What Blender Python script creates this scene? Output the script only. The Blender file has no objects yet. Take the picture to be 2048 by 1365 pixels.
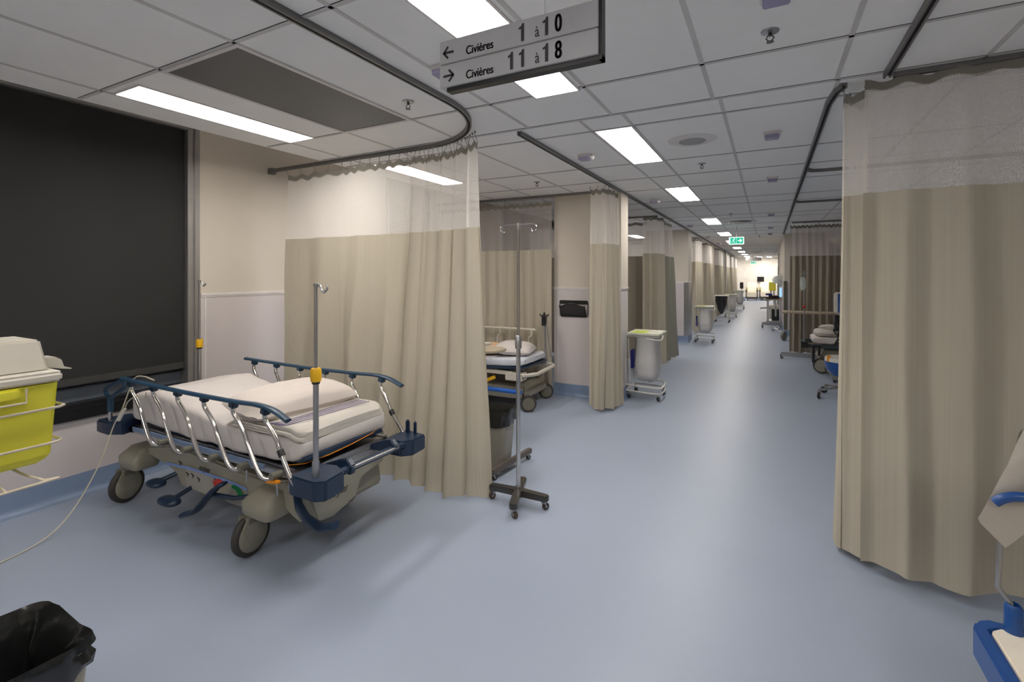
import bpy, bmesh, math, random
from mathutils import Vector, Matrix, noise
PI = math.pi
scn = bpy.context.scene
col = scn.collection
# ---------------------------------------------------------------- camera, world, exposure
F_PX = 965.0
cam_d = bpy.data.cameras.new('camera'); cam = bpy.data.objects.new('camera', cam_d); col.objects.link(cam)
cam_d.sensor_width = 36.0; cam_d.lens = 36.0 * F_PX / 2048
cam_d.shift_y = -(682.5 - 549.0) / 2048
cam_d.clip_start = 0.05; cam_d.clip_end = 200
cam.location = (0, 0, 1.66); cam.rotation_euler = (PI/2, 0, math.atan((1535-1024)/F_PX))
scn.camera = cam
scn.view_settings.view_transform = 'Standard'; scn.view_settings.look = 'None'
scn.view_settings.exposure = 0.0; scn.view_settings.gamma = 1.0; scn.view_settings.use_curve_mapping = False
w = bpy.data.worlds.new('night'); scn.world = w; w.use_nodes = True
w.node_tree.nodes['Background'].inputs[0].default_value = (.06, .08, .13, 1); w.node_tree.nodes['Background'].inputs[1].default_value = .5
scn.cycles.max_bounces = 10; scn.cycles.diffuse_bounces = 6; scn.cycles.transparent_max_bounces = 40; scn.cycles.sample_clamp_indirect = 6
LAMP = 27.0                      # strength of every ceiling light's diffuser
CE = 2.75

# ---------------------------------------------------------------- materials
def srgb(r, g, b):
    f = lambda v: (v/255/12.92) if v/255 <= .04045 else ((v/255+.055)/1.055)**2.4
    return (f(r), f(g), f(b), 1)
MATS = {}
def pbr(name, c, rough=.5, metal=0, var=.06, scale=6, bump=0, bscale=60, spec=.5, emit=0, trans=0, coat=0):
    if name in MATS: return MATS[name]
    m = bpy.data.materials.new(name); m.use_nodes = True; nt = m.node_tree; N = nt.nodes; L = nt.links
    b = N['Principled BSDF']; b.inputs['Roughness'].default_value = rough; b.inputs['Metallic'].default_value = metal
    b.inputs['Specular IOR Level'].default_value = spec; b.inputs['Coat Weight'].default_value = coat
    tc = N.new('ShaderNodeTexCoord'); no = N.new('ShaderNodeTexNoise'); no.inputs['Scale'].default_value = scale; no.inputs['Detail'].default_value = 4
    L.new(tc.outputs['Object'], no.inputs['Vector'])
    cr = N.new('ShaderNodeValToRGB'); cr.color_ramp.elements[0].position = .3; cr.color_ramp.elements[1].position = .7
    cr.color_ramp.elements[0].color = tuple(v*(1-var) for v in c[:3])+(1,); cr.color_ramp.elements[1].color = tuple(min(1, v*(1+var)) for v in c[:3])+(1,)
    L.new(no.outputs[0], cr.inputs[0]); L.new(cr.outputs[0], b.inputs['Base Color'])
    if bump:
        n2 = N.new('ShaderNodeTexNoise'); n2.inputs['Scale'].default_value = bscale; L.new(tc.outputs['Object'], n2.inputs['Vector'])
        bp = N.new('ShaderNodeBump'); bp.inputs['Strength'].default_value = bump; bp.inputs['Distance'].default_value = .01
        L.new(n2.outputs[0], bp.inputs['Height']); L.new(bp.outputs[0], b.inputs['Normal'])
    if emit:
        b.inputs['Emission Color'].default_value = c; b.inputs['Emission Strength'].default_value = emit
    if trans: b.inputs['Transmission Weight'].default_value = trans
    MATS[name] = m; return m

def cloth_mat(name, c, trans=.25, stripes=0.0, var=.03):
    m = bpy.data.materials.new(name); m.use_nodes = True; nt = m.node_tree; N = nt.nodes; L = nt.links
    out = N['Material Output']; N.remove(N['Principled BSDF'])
    uv = N.new('ShaderNodeUVMap'); d = N.new('ShaderNodeBsdfDiffuse'); t = N.new('ShaderNodeBsdfTranslucent'); mx = N.new('ShaderNodeMixShader')
    wv = N.new('ShaderNodeTexNoise'); mp = N.new('ShaderNodeMapping'); mp.inputs['Scale'].default_value = (90, .8, 1)
    L.new(uv.outputs[0], mp.inputs[0]); L.new(mp.outputs[0], wv.inputs['Vector']); wv.inputs['Scale'].default_value = 1; wv.inputs['Detail'].default_value = 3
    cr = N.new('ShaderNodeValToRGB'); v = var+stripes
    cr.color_ramp.elements[0].position = .35; cr.color_ramp.elements[1].position = .65
    cr.color_ramp.elements[0].color = tuple(q*(1-v) for q in c[:3])+(1,); cr.color_ramp.elements[1].color = tuple(q*(1+v) for q in c[:3])+(1,)
    L.new(wv.outputs[0], cr.inputs[0]); L.new(cr.outputs[0], d.inputs[0]); L.new(cr.outputs[0], t.inputs[0])
    n2 = N.new('ShaderNodeTexNoise'); n2.inputs['Scale'].default_value = 9; L.new(uv.outputs[0], n2.inputs['Vector'])
    bp = N.new('ShaderNodeBump'); bp.inputs['Strength'].default_value = .25; bp.inputs['Distance'].default_value = .02
    L.new(n2.outputs[0], bp.inputs['Height']); L.new(bp.outputs[0], d.inputs['Normal'])
    mx.inputs[0].default_value = trans; L.new(d.outputs[0], mx.inputs[1]); L.new(t.outputs[0], mx.inputs[2]); L.new(mx.outputs[0], out.inputs[0])
    return m

def net_mat(name, c, pitch=.011, cover=.12):
    """white knitted net: a staggered lattice of round holes"""
    m = bpy.data.materials.new(name); m.use_nodes = True; nt = m.node_tree; N = nt.nodes; L = nt.links
    out = N['Material Output']; N.remove(N['Principled BSDF'])
    uv = N.new('ShaderNodeUVMap'); sp = N.new('ShaderNodeSeparateXYZ'); L.new(uv.outputs[0], sp.inputs[0])
    def math_(op, a, b=None):
        n = N.new('ShaderNodeMath'); n.operation = op
        for i, x in enumerate((a, b)):
            if x is None: continue
            if isinstance(x, (int, float)): n.inputs[i].default_value = x
            else: L.new(x, n.inputs[i])
        return n.outputs[0]
    cx = math_('COSINE', math_('MULTIPLY', sp.outputs[0], 2*PI/pitch/1.2)); cy = math_('COSINE', math_('MULTIPLY', sp.outputs[1], 2*PI/pitch))
    hole = math_('GREATER_THAN', math_('MULTIPLY', cx, cy), cover+.2)
    d = N.new('ShaderNodeBsdfDiffuse'); t = N.new('ShaderNodeBsdfTranslucent'); mx = N.new('ShaderNodeMixShader'); tr = N.new('ShaderNodeBsdfTransparent'); m2 = N.new('ShaderNodeMixShader')
    d.inputs[0].default_value = c; t.inputs[0].default_value = c; mx.inputs[0].default_value = .4
    L.new(d.outputs[0], mx.inputs[1]); L.new(t.outputs[0], mx.inputs[2])
    L.new(hole, m2.inputs[0]); L.new(mx.outputs[0], m2.inputs[1]); L.new(tr.outputs[0], m2.inputs[2]); L.new(m2.outputs[0], out.inputs[0])
    return m

def film_mat(name, c, alpha=.6, rough=.3):
    """thin translucent plastic film"""
    m = pbr(name, c, rough, spec=.5, var=.04, bump=.9, bscale=9); N = m.node_tree.nodes; L = m.node_tree.links
    b = N['Principled BSDF']; b.inputs['Alpha'].default_value = alpha
    return m

def emis(name, c, s):
    m = bpy.data.materials.new(name); m.use_nodes = True; b = m.node_tree.nodes['Principled BSDF']
    b.inputs['Base Color'].default_value = tuple(q*.5 for q in c[:3])+(1,); b.inputs['Emission Color'].default_value = c; b.inputs['Emission Strength'].default_value = s
    return m

def floor_mat():
    m = bpy.data.materials.new('blue_vinyl'); m.use_nodes = True; N = m.node_tree.nodes; L = m.node_tree.links; b = N['Principled BSDF']
    tc = N.new('ShaderNodeTexCoord'); n1 = N.new('ShaderNodeTexNoise'); n1.inputs['Scale'].default_value = .7; n1.inputs['Detail'].default_value = 5
    n2 = N.new('ShaderNodeTexNoise'); n2.inputs['Scale'].default_value = 220; n2.inputs['Detail'].default_value = 2
    L.new(tc.outputs['Object'], n1.inputs['Vector']); L.new(tc.outputs['Object'], n2.inputs['Vector'])
    cr = N.new('ShaderNodeValToRGB'); cr.color_ramp.elements[0].position = .35; cr.color_ramp.elements[1].position = .65
    cr.color_ramp.elements[0].color = (.335, .388, .49, 1); cr.color_ramp.elements[1].color = (.355, .41, .515, 1)
    L.new(n1.outputs[0], cr.inputs[0])
    mx = N.new('ShaderNodeMixRGB'); mx.blend_type = 'MULTIPLY'; mx.inputs[0].default_value = .12
    L.new(cr.outputs[0], mx.inputs[1]); L.new(n2.outputs[0], mx.inputs[2]); L.new(mx.outputs[0], b.inputs['Base Color'])
    mr = N.new('ShaderNodeMapRange'); mr.inputs['To Min'].default_value = .34; mr.inputs['To Max'].default_value = .44
    L.new(n1.outputs[0], mr.inputs['Value']); L.new(mr.outputs[0], b.inputs['Roughness']); b.inputs['Specular IOR Level'].default_value = .5
    return m

M_floor = floor_mat()
M_cove = pbr('blue_cove', (.20, .27, .40, 1), .4)
M_ceil = pbr('ceiling_tile', (.92, .905, .88, 1), .9, var=.012, bump=.08, bscale=300)
M_gyp = pbr('painted_gypsum', (.78, .75, .70, 1), .8)
M_tbar = pbr('grid_bar', (.62, .60, .58, 1), .6)
M_dark = pbr('dark_gap', (.03, .03, .03, 1), .8)
M_wallU = pbr('cream_paint', (.62, .56, .48, 1), .6, var=.02, scale=2)
M_wallL = pbr('lilac_panel', (.60, .55, .55, 1), .45, var=.02, scale=2)
M_rail = pbr('white_trim', (.72, .68, .66, 1), .4)
M_alu = pbr('aluminium', (.36, .35, .34, 1), .38, .7)
M_track = pbr('track_alu', (.20, .195, .19, 1), .4, .5)
M_black = pbr('black_plastic', (.012, .012, .013, 1), .35)
M_blackmet = pbr('black_enamel', (.03, .027, .024, 1), .25, bump=.2, bscale=200, coat=.4)
M_blind = pbr('charcoal_blind', (.018, .018, .018, 1), .75, bump=.3, bscale=500, var=.12, scale=1.2)
M_chrome = pbr('chrome', (.62, .60, .58, 1), .16, 1)
M_steel = pbr('steel', (.42, .42, .43, 1), .3, .9)
M_navy = pbr('navy_plastic', (.012, .028, .062, 1), .35)
M_navyr = pbr('navy_rail', (.016, .050, .095, 1), .38)
M_beige = pbr('beige_shell', (.29, .272, .215, 1), .42)
M_beigeD = pbr('beige_dark', (.17, .16, .125, 1), .5)
M_sheet = pbr('white_sheet', (.62, .575, .55, 1), .85, bump=.15, bscale=25, var=.02)
M_pillow = pbr('pillow_case', (.64, .575, .53, 1), .85, bump=.15, bscale=25, var=.02)
M_blanket = pbr('blanket', (.64, .60, .545, 1), .95, bump=.5, bscale=400, var=.03)
M_purple = pbr('purple_stripe', (.12, .09, .22, 1), .9)
M_peach = pbr('peach_blanket', (.72, .46, .26, 1), .95, bump=.4, bscale=90)
M_yellow = pbr('yellow_collar', (.75, .42, .01, 1), .4)
M_orange = pbr('orange', (.75, .28, .01, 1), .4)
M_rubber = pbr('rubber', (.045, .04, .036, 1), .6)
M_sharps = pbr('sharps_yellow', (.74, .69, .06, 1), .35, var=.04, spec=.4)
M_lid = pbr('milky_lid', (.62, .58, .50, 1), .35)
M_wire = pbr('cream_wire', (.55, .48, .38, 1), .35)
M_bag = pbr('black_bag', (.010, .011, .011, 1), .22, bump=.6, bscale=14, spec=.7)
M_bingrey = pbr('bin_grey', (.30, .28, .23, 1), .45)
M_frame = pbr('white_enamel', (.62, .60, .54, 1), .35)
M_film = film_mat('clear_bag', (.72, .71, .70, 1), .62, .28)
M_lidh = pbr('hamper_lid', (.56, .57, .48, 1), .45)
M_lime = pbr('lime_label', (.60, .66, .10, 1), .5)
M_paper = pbr('paper', (.75, .72, .62, 1), .6)
M_blue = pbr('blue_bag', (.015, .02, .22, 1), .5)
M_royal = pbr('royal_blue', (.012, .075, .28, 1), .35)
M_bright = pbr('bright_blue', (.015, .13, .55, 1), .35)
M_sign = pbr('sign_white', (.50, .50, .52, 1), .35)
M_signtxt = pbr('sign_ink', (.018, .02, .03, 1), .5)
M_lav = pbr('sensor_lens', (.32, .30, .44, 1), .3)
M_green = emis('exit_green', (.0, .42, .26, 1), 1.0)
M_exitw = emis('exit_white', (.80, 1, .9, 1), 1.0)
M_diff = emis('lamp_diffuser', (1, .945, .88, 1), LAMP)
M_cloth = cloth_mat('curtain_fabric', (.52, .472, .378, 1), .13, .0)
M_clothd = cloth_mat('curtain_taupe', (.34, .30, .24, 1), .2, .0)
M_clothg = cloth_mat('curtain_grey_and_unlit', (.33, .32, .27, 1), .2, .0)  # grey curtains, and the beige fabric darkened where it hangs unlit
M_head = cloth_mat('curtain_header', (.30, .28, .24, 1), .2)
M_net = net_mat('curtain_net', (.86, .82, .77, 1))
M_netd = net_mat('curtain_net_sparse', (.62, .57, .54, 1), cover=-.05)
M_red = pbr('red_mark', (.55, .03, .02, 1), .5)
M_grn = pbr('green_mark', (.0, .22, .05, 1), .5)
M_sblue = pbr('stripe_blue', (.20, .30, .62, 1), .5)
M_glass = pbr('dark_glass', (.055, .075, .11, 1), .12, spec=.8)
M_cord = pbr('cord', (.60, .56, .42, 1), .5)
M_wood = pbr('table_laminate', (.42, .35, .26, 1), .4)
M_iv = film_mat('iv_fluid_bag', (.75, .80, .78, 1), .55, .15)
M_screen = emis('lit_screen', (.35, .62, .9, 1), 1.0)
M_recl = pbr('cream_vinyl', (.85, .78, .66, 1), .5)
M_mustard = pbr('mustard', (.55, .48, .16, 1), .5)

# ---------------------------------------------------------------- mesh builder
def V(*a): return Vector(a)
def catmull(pts, n=6, closed=False):
    P = [Vector(p) for p in pts]; out = []; k = len(P)
    rng = range(k if closed else k-1)
    for i in rng:
        p1, p2 = P[i], P[(i+1) % k]
        p0 = P[i-1] if (closed or i > 0) else p1*2-p2
        p3 = P[(i+2) % k] if (closed or i+2 < k) else p2*2-p1
        for j in range(n):
            t = j/n
            out.append(.5*((2*p1)+(p2-p0)*t+(2*p0-5*p1+4*p2-p3)*t*t+(3*p1-p0-3*p2+p3)*t**3))
    if not closed: out.append(P[-1])
    return out
class MB:
    def __init__(s): s.v = []; s.f = []; s.pairs = []
    def add(s, vs, fs):
        b = len(s.v); s.v += [Vector(v) for v in vs]; s.f += [tuple(i+b for i in f) for f in fs]; return s
    def box(s, a, b):
        x0, y0, z0 = a; x1, y1, z1 = b
        return s.add([(x0,y0,z0),(x1,y0,z0),(x1,y1,z0),(x0,y1,z0),(x0,y0,z1),(x1,y0,z1),(x1,y1,z1),(x0,y1,z1)],
                     [(0,3,2,1),(4,5,6,7),(0,1,5,4),(1,2,6,5),(2,3,7,6),(3,0,4,7)])
    def obox(s, c, h, rz=0, rx=0, ry=0):
        R = Matrix.Rotation(rz, 3, 'Z') @ Matrix.Rotation(ry, 3, 'Y') @ Matrix.Rotation(rx, 3, 'X'); m = MB().box([-q for q in h], h)
        return s.add([R @ v + Vector(c) for v in m.v], m.f)
    def prism(s, poly, a, b, plane='xz'):
        f = {'xz': lambda p, q: (p[0], q, p[1]), 'xy': lambda p, q: (p[0], p[1], q), 'yz': lambda p, q: (q, p[0], p[1])}[plane]
        n = len(poly); vs = [f(p, a) for p in poly]+[f(p, b) for p in poly]
        return s.add(vs, [tuple(range(n))[::-1], tuple(range(n, 2*n))]+[(i, (i+1) % n, n+(i+1) % n, n+i) for i in range(n)])
    def tube(s, pts, r, seg=10, closed=False, flat=1.0):
        P = [Vector(p) for p in pts]; n = len(P); R = r if isinstance(r, (list, tuple)) else [r]*n
        T = []
        for i in range(n):
            a = P[i-1] if (i > 0 or closed) else P[i]; b = P[(i+1) % n] if (i < n-1 or closed) else P[i]
            T.append((b-a).normalized() if (b-a).length > 1e-9 else V(0, 0, 1))
        up = V(0, 0, 1) if abs(T[0].z) < .9 else V(0, 1, 0)
        N0 = (up - T[0]*up.dot(T[0])).normalized(); vs = []; fs = []
        for i in range(n):
            N0 = (N0 - T[i]*N0.dot(T[i])).normalized(); B = T[i].cross(N0)
            for k in range(seg):
                a = 2*PI*k/seg; vs.append(P[i]+(N0*math.cos(a)*flat+B*math.sin(a))*R[i])
        m = n if closed else n-1
        for i in range(m):
            for k in range(seg):
                a = i*seg+k; b = i*seg+(k+1) % seg; c = ((i+1) % n)*seg+(k+1) % seg; d = ((i+1) % n)*seg+k
                fs.append((a, b, c, d))
        if not closed: fs += [tuple(range(seg))[::-1], tuple(range((n-1)*seg, n*seg))]
        return s.add(vs, fs)
    def cyl(s, a, b, r, r2=None, seg=14): return s.tube([a, b], [r, r if r2 is None else r2], seg)
    def lathe(s, prof, c, axis=(0, 0, 1), seg=24):
        ax = Vector(axis).normalized(); q = V(0, 0, 1).rotation_difference(ax); vs = []; n = len(prof); fs = []
        for k in range(seg):
            a = 2*PI*k/seg
            for r, z in prof: vs.append(q @ V(r*math.cos(a), r*math.sin(a), z)+Vector(c))
        for k in range(seg):
            for i in range(n-1):
                a = k*n+i; b = ((k+1) % seg)*n+i; fs.append((a, b, b+1, a+1))
        if prof[0][0] > 1e-6: fs.append(tuple(k*n for k in range(seg))[::-1])
        if prof[-1][0] > 1e-6: fs.append(tuple(k*n+n-1 for k in range(seg)))
        return s.add(vs, fs)
    def grid(s, fn, nu, nv, closed=False):
        vs = [fn(i/(nu if closed else nu-1), j/(nv-1)) for j in range(nv) for i in range(nu)]; fs = []
        for j in range(nv-1):
            for i in range(nu if closed else nu-1):
                a = j*nu+i; b = j*nu+(i+1) % nu; fs.append((a, b, b+nu, a+nu))
        return s.add(vs, fs)
    def ell(s, c, r, seg=16, rings=10, e=1.0, wob=0, seed=0):
        """superellipsoid; e<1 squarer"""
        g = lambda v: math.copysign(abs(v)**e, v); vs = []
        for j in range(rings+1):
            p = PI*j/rings-PI/2
            for i in range(seg):
                a = 2*PI*i/seg; d = V(g(math.cos(p))*g(math.cos(a)), g(math.cos(p))*g(math.sin(a)), g(math.sin(p)))
                k = 1+wob*noise.noise(d*2.3+V(seed, seed*.7, 0)); vs.append(V(d.x*r[0]*k, d.y*r[1]*k, d.z*r[2]*k)+Vector(c))
        fs = [(j*seg+i, j*seg+(i+1) % seg, (j+1)*seg+(i+1) % seg, (j+1)*seg+i) for j in range(rings) for i in range(seg)]
        return s.add(vs, fs)
    def rot(s, rz, c=(0, 0, 0)):
        R = Matrix.Rotation(rz, 3, 'Z'); c = Vector(c); s.v = [R @ (v-c)+c for v in s.v]; return s
    def shift(s, d): s.v = [v+Vector(d) for v in s.v]; return s

ORG = {}
def build(name, mb, mat, parent=None, loc=None, bevel=0, smooth=True, uvs=None, seg=2):
    o0 = ORG.get(parent, Vector((0, 0, 0))) if parent else (Vector(loc) if loc else Vector((0, 0, 0)))
    me = bpy.data.meshes.new(name); bm = bmesh.new()
    bv = [bm.verts.new(v-o0) for v in mb.v]; lay = bm.loops.layers.uv.new('UVMap') if uvs else None
    for f in mb.f:
        if len(set(f)) < 3: continue
        try: fc = bm.faces.new([bv[i] for i in f])
        except ValueError: continue
        if uvs:
            for lp, i in zip(fc.loops, f): lp[lay].uv = uvs[i]
    if not uvs: bmesh.ops.remove_doubles(bm, verts=bm.verts, dist=1e-6); bmesh.ops.recalc_face_normals(bm, faces=bm.faces)
    if bevel:
        es = [e for e in bm.edges if len(e.link_faces) == 2 and e.calc_face_angle(0) > .6]
        bmesh.ops.bevel(bm, geom=es, offset=bevel, segments=seg, affect='EDGES', clamp_overlap=True)
    for f in bm.faces: f.smooth = smooth
    bm.to_mesh(me); bm.free()
    if smooth: me.set_sharp_from_angle(angle=.75)
    me.materials.append(mat)
    o = bpy.data.objects.new(name, me); col.objects.link(o)
    if parent: o.parent = parent; ORG[o] = o0
    else: o.location = o0; ORG[o] = o0
    if bevel: o.modifiers.new('weighted_normals', 'WEIGHTED_NORMAL').keep_sharp = True
    return o
def tag(o, label, cat, group=None, kind=None):
    if label: o['label'] = label
    if cat: o['category'] = cat
    if group: o['group'] = group
    if kind: o['kind'] = kind
    return o
def thing(name, label, cat, loc=(0, 0, 0), group=None):
    o = bpy.data.objects.new(name, None); o.empty_display_size = .1; col.objects.link(o); o.location = loc; ORG[o] = Vector(loc)
    return tag(o, label, cat, group)
def struct(name, mb, mat, parent=None, **k):
    o = build(name, mb, mat, parent, **k); o['kind'] = 'structure'; return o
def kids(o): return [c for c in bpy.data.objects if c.parent == o]
def copy_tree(o, parent=None):
    c = o.copy(); col.objects.link(c)
    if parent: c.parent = parent
    for k in kids(o): copy_tree(k, c)
    return c
def dup(o, loc, label, rz=0, group=None):
    c = copy_tree(o); c.location = loc; c.rotation_euler = (0, 0, rz); c['label'] = label
    if group: c['group'] = group
    return c
FONT = None
def text(s, size, origin, right, up, sx=1.0, bold=0, depth=.002):
    """lettering as a mesh builder, baseline left at origin"""
    cu = bpy.data.curves.new('t', 'FONT'); cu.body = s; cu.size = size; cu.offset = bold; cu.extrude = depth
    ob = bpy.data.objects.new('t', cu); col.objects.link(ob); bpy.context.view_layer.update()
    me = bpy.data.meshes.new_from_object(ob.evaluated_get(bpy.context.evaluated_depsgraph_get()))
    r = Vector(right).normalized(); u = Vector(up).normalized(); n = r.cross(u); m = MB()
    m.add([Vector(origin)+r*v.co.x*sx+u*v.co.y+n*v.co.z for v in me.vertices], [tuple(p.vertices) for p in me.polygons])
    bpy.data.objects.remove(ob); bpy.data.curves.remove(cu); bpy.data.meshes.remove(me)
    return m
def caster(fork, wheels, x, y, r, ang, top, w=.022):
    """small swivel caster under the point x, y; its wheel trails in direction ang"""
    fork = MB(); wheel = MB(); wheels.pairs.append((fork, wheel))
    dx, dy = math.cos(ang), math.sin(ang); ox, oy = x+dx*r*.5, y+dy*r*.5; ax = V(-dy, dx, 0)
    wheel.lathe([(r*.35, -w/2), (r*.9, -w/2), (r, -w*.3), (r, w*.3), (r*.9, w/2), (r*.35, w/2)], (ox, oy, r), ax, 18)
    fork.lathe([(0.001, -w*.75), (r*.3, -w*.75), (r*.3, w*.75), (0.001, w*.75)], (ox, oy, r), ax, 10)
    for sgn in (-1, 1):
        p = ax*sgn*w*.7; fork.tube([V(ox, oy, r)+p, V(x, y, r*2.1)+p], w*.2, 6)
    fork.cyl((x, y, r*2.05), (x, y, top), w*.5, seg=10); fork.lathe([(.001, 0), (w*.95, 0), (w*.95, r*.25), (.001, r*.25)], (x, y, r*2.0), seg=12)

def cast_build(wheels, mat, parent):
    for f, w_ in wheels.pairs: build('wheel', w_, mat, build('caster', f, M_steel, parent))
# ---------------------------------------------------------------- the setting
XW, XE = -4.58, 3.6; Y0, Y1 = -3.0, 35.6
m = MB().box((XW-.3, Y0-.2, -.1), (XE+.2, Y1+.2, 0)); struct('floor', m, M_floor, smooth=False)
m = MB().box((-3.77, Y0, CE), (XE+.1, 14.9, CE+.08)); m.box((-3.77, 21.4, CE), (XE+.1, 33.2, CE+.08)); m.box((-3.79, Y0, CE-.001), (-3.77, Y1, 3.2))
struct('ceiling', m, M_ceil, smooth=False)
m = MB().box((-3.77, 14.9, CE), (XE+.1, 21.4, CE+.08)); m.box((-3.77, 33.2, CE), (XE+.1, Y1+.1, CE+.08)); struct('ceiling', m, M_gyp, smooth=False)
m = MB().box((XW-.3, Y0, 3.15), (-3.77, Y1, 3.2)); struct('ceiling', m, M_ceil, smooth=False)
# suspended grid: bars plus the shadow gap beside them
g = MB(); gd = MB(); bw = .011
def bar_x(x, y0, y1, w=bw): g.box((x-w, y0, CE-.004), (x+w, y1, CE))
def bar_y(y, x0, x1): g.box((x0, y-bw, CE-.004), (x1, y+bw, CE)); gd.box((x0, y-bw-.003, CE-.0015), (x1, y-bw, CE))
for x in (-3.49, -2.85, -2.21, -1.57, -.94, -.30, .34, .97, 1.6, 2.24, 2.88): bar_x(x, Y0, 3.23)
for y in (-2.45, -1.17, .11, 1.39, 2.67): bar_y(y, -3.77, XE)
bar_y(3.23, -3.77, XE); gd.box((-3.77, 3.236, CE-.003), (XE, 3.246, CE))
for x in (-3.5, -2.9, -2.28, -1.18, -.87, -.26, .35, .96, 1.57, 2.18, 2.79): bar_x(x, 3.23, 14.9); bar_x(x, 21.4, 33.2)
for y in (3.54, 4.76, 5.53, 6.33, 7.5, 8.16, 9.68, 10.3, 11.5, 12.7, 13.4, 14.6, 22.6, 24, 25.4, 26.8, 28.2, 29.6, 31): bar_y(y, -3.77, XE)
struct('trim_1', g, M_tbar, smooth=False); struct('trim_2', gd, M_dark, smooth=False)
# window wall (left) with window openings
def wall_strip(u, l, y0, y1, z0=0, z1=3.2):
    if z1 > 1.48: u.box((XW-.25, y0, max(1.48, z0)), (XW, y1, z1))
    if z0 < 1.48: l.box((XW-.25, y0, z0), (XW, y1, min(1.48, z1)))
wins = [(-1.6, 2.47), (5.0, 6.03), (8.2, 11.2), (14.2, 17.2), (20.2, 23.2), (26.2, 29.2)]
u = MB(); l = MB(); y = Y0
for a, b in wins:
    wall_strip(u, l, y, a); wall_strip(u, l, a, b, 0, .574); wall_strip(u, l, a, b, 3.0, 3.2); y = b
wall_strip(u, l, y, Y1); struct('wall_left', u, M_wallU, smooth=False); struct('wall_left', l, M_wallL, smooth=False)
rail = MB()
def chair_rail(p, q, n):
    """white cap on top of the wall panel, n = outward"""
    p, q, n = Vector(p), Vector(q), Vector(n); d = (q-p)
    for (o, z0, z1) in ((.012, 1.465, 1.485), (.006, 1.45, 1.465)):
        vs = [p, q, q+n*o, p+n*o]; rail.add([v+V(0, 0, z) for z in (z0, z1) for v in vs], [(0,1,2,3),(4,5,6,7),(0,1,5,4),(1,2,6,5),(2,3,7,6),(3,0,4,7)])
cov = MB()
def cove(p, q, n, h=.16):
    p, q, n = Vector(p), Vector(q), Vector(n); prof = [(0, h), (.006, h), (.007, .05), (.014, .025), (.03, .008), (.05, .001), (0, .001)]
    vs = [p+n*a+V(0, 0, z) for a, z in prof]+[q+n*a+V(0, 0, z) for a, z in prof]; k = len(prof)
    cov.add(vs, [tuple(range(k)), tuple(range(k, 2*k))[::-1]]+[(i, (i+1) % k, k+(i+1) % k, k+i) for i in range(k)])
y = Y0
for a, b in wins: chair_rail((XW, y, 0), (XW, a-.1, 0), (1, 0, 0)); y = b+.1
chair_rail((XW, y, 0), (XW, Y1, 0), (1, 0, 0)); cove((XW, Y0, 0), (XW, Y1, 0), (1, 0, 0))
# panel edge lines beside the window
rail.box((XW, 2.60, .17), (XW+.005, 2.615, 1.45)); rail.box((XW, 3.75, .17), (XW+.005, 3.76, 1.45))
def window(n, a, b, lab_blind, first):
    f = MB()
    for (y0, y1, z0, z1) in ((a-.0, a+.05, .58, 3.0), (b-.02, b+.085, .58, 3.0), (a, b, 2.95, 3.0)): f.box((XW-.16, y0, z0), (XW+.012, y1, z1))
    f.box((XW-.02, b+.03, .3 if first else .58), (XW+.03, b+.045, 3.0))
    w_ = struct('window_%d' % n, f, M_alu, bevel=.003)
    gl = MB().box((XW-.15, a, .62), (XW-.14, b, 2.95)); struct('pane', gl, M_glass, w_)
    s = MB().box((XW-.16, a, .574), (XW+.035, b-.02, .66)); s.box((XW-.10, a, .66), (XW-.02, b-.02, .685)); struct('sill', s, M_black, w_, bevel=.004)
    sr = MB().box((XW-.14, a, .685), (XW-.11, b-.02, .79)); struct('glass_reflection_strip', sr, pbr('painted_reflection', (.11, .13, .16, 1), .35), w_)  # strip of glass under the blind; its bluish reflection is put into the colour
    t = thing('window_blind', lab_blind, 'blind', (XW-.03, (a+b)/2, .82))
    build('blind_fabric', MB().box((XW-.045, a+.05, .87), (XW-.04, b-.025, 2.97)), M_blind, t, smooth=False)
    build('bottom_bar', MB().box((XW-.055, a+.05, .82), (XW-.03, b-.025, .876)), pbr('blind_bar', (.05, .05, .048, 1), .4), t, bevel=.006)
window(1, *wins[0], 'large charcoal roller blind pulled down over the window behind the stretcher', True)
window(2, *wins[1], 'charcoal roller blind seen through the net of the left curtain', False)
for i in (2, 3, 4, 5): window(i+1, *wins[i], 'charcoal roller blind on the window of the %s bay down the ward' % ('third', 'fourth', 'fifth', 'sixth')[i-2], False)
# piers on the left
def pier(x0, y0, x1, y1, nm='wall_left', guard=False):
    struct(nm, MB().box((x0, y0, 1.48), (x1, y1, CE+.05)), M_wallU, smooth=False); struct(nm, MB().box((x0, y0, 0), (x1, y1, 1.48)), M_wallL, smooth=False)
    chair_rail((x0, y0, 0), (x1, y0, 0), (0, -1, 0)); cove((x0, y0, 0), (x1+.006, y0, 0), (0, -1, 0))
    for xs, n in ((x1, 1), (x0, -1)): chair_rail((xs, y0, 0), (xs, y1, 0), (n, 0, 0)); cove((xs, y0, 0), (xs, y1, 0), (n, 0, 0))
    rail.box((x0+.05, y0-.004, .17), (x0+.06, y0, 1.45))
pier(-2.62, 6.2, -1.68, 6.55); pier(-2.7, 12.35, -1.70, 12.95)
for y in (18.6, 24.8, 30.6): pier(-2.7, y, -1.72, y+.5)
struct('trim_3', MB().box((-1.80, 12.342, .17), (-1.685, 12.35, 1.46)).box((-1.70, 12.35, .17), (-1.692, 12.95, 1.46)), M_steel, smooth=False)
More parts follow.
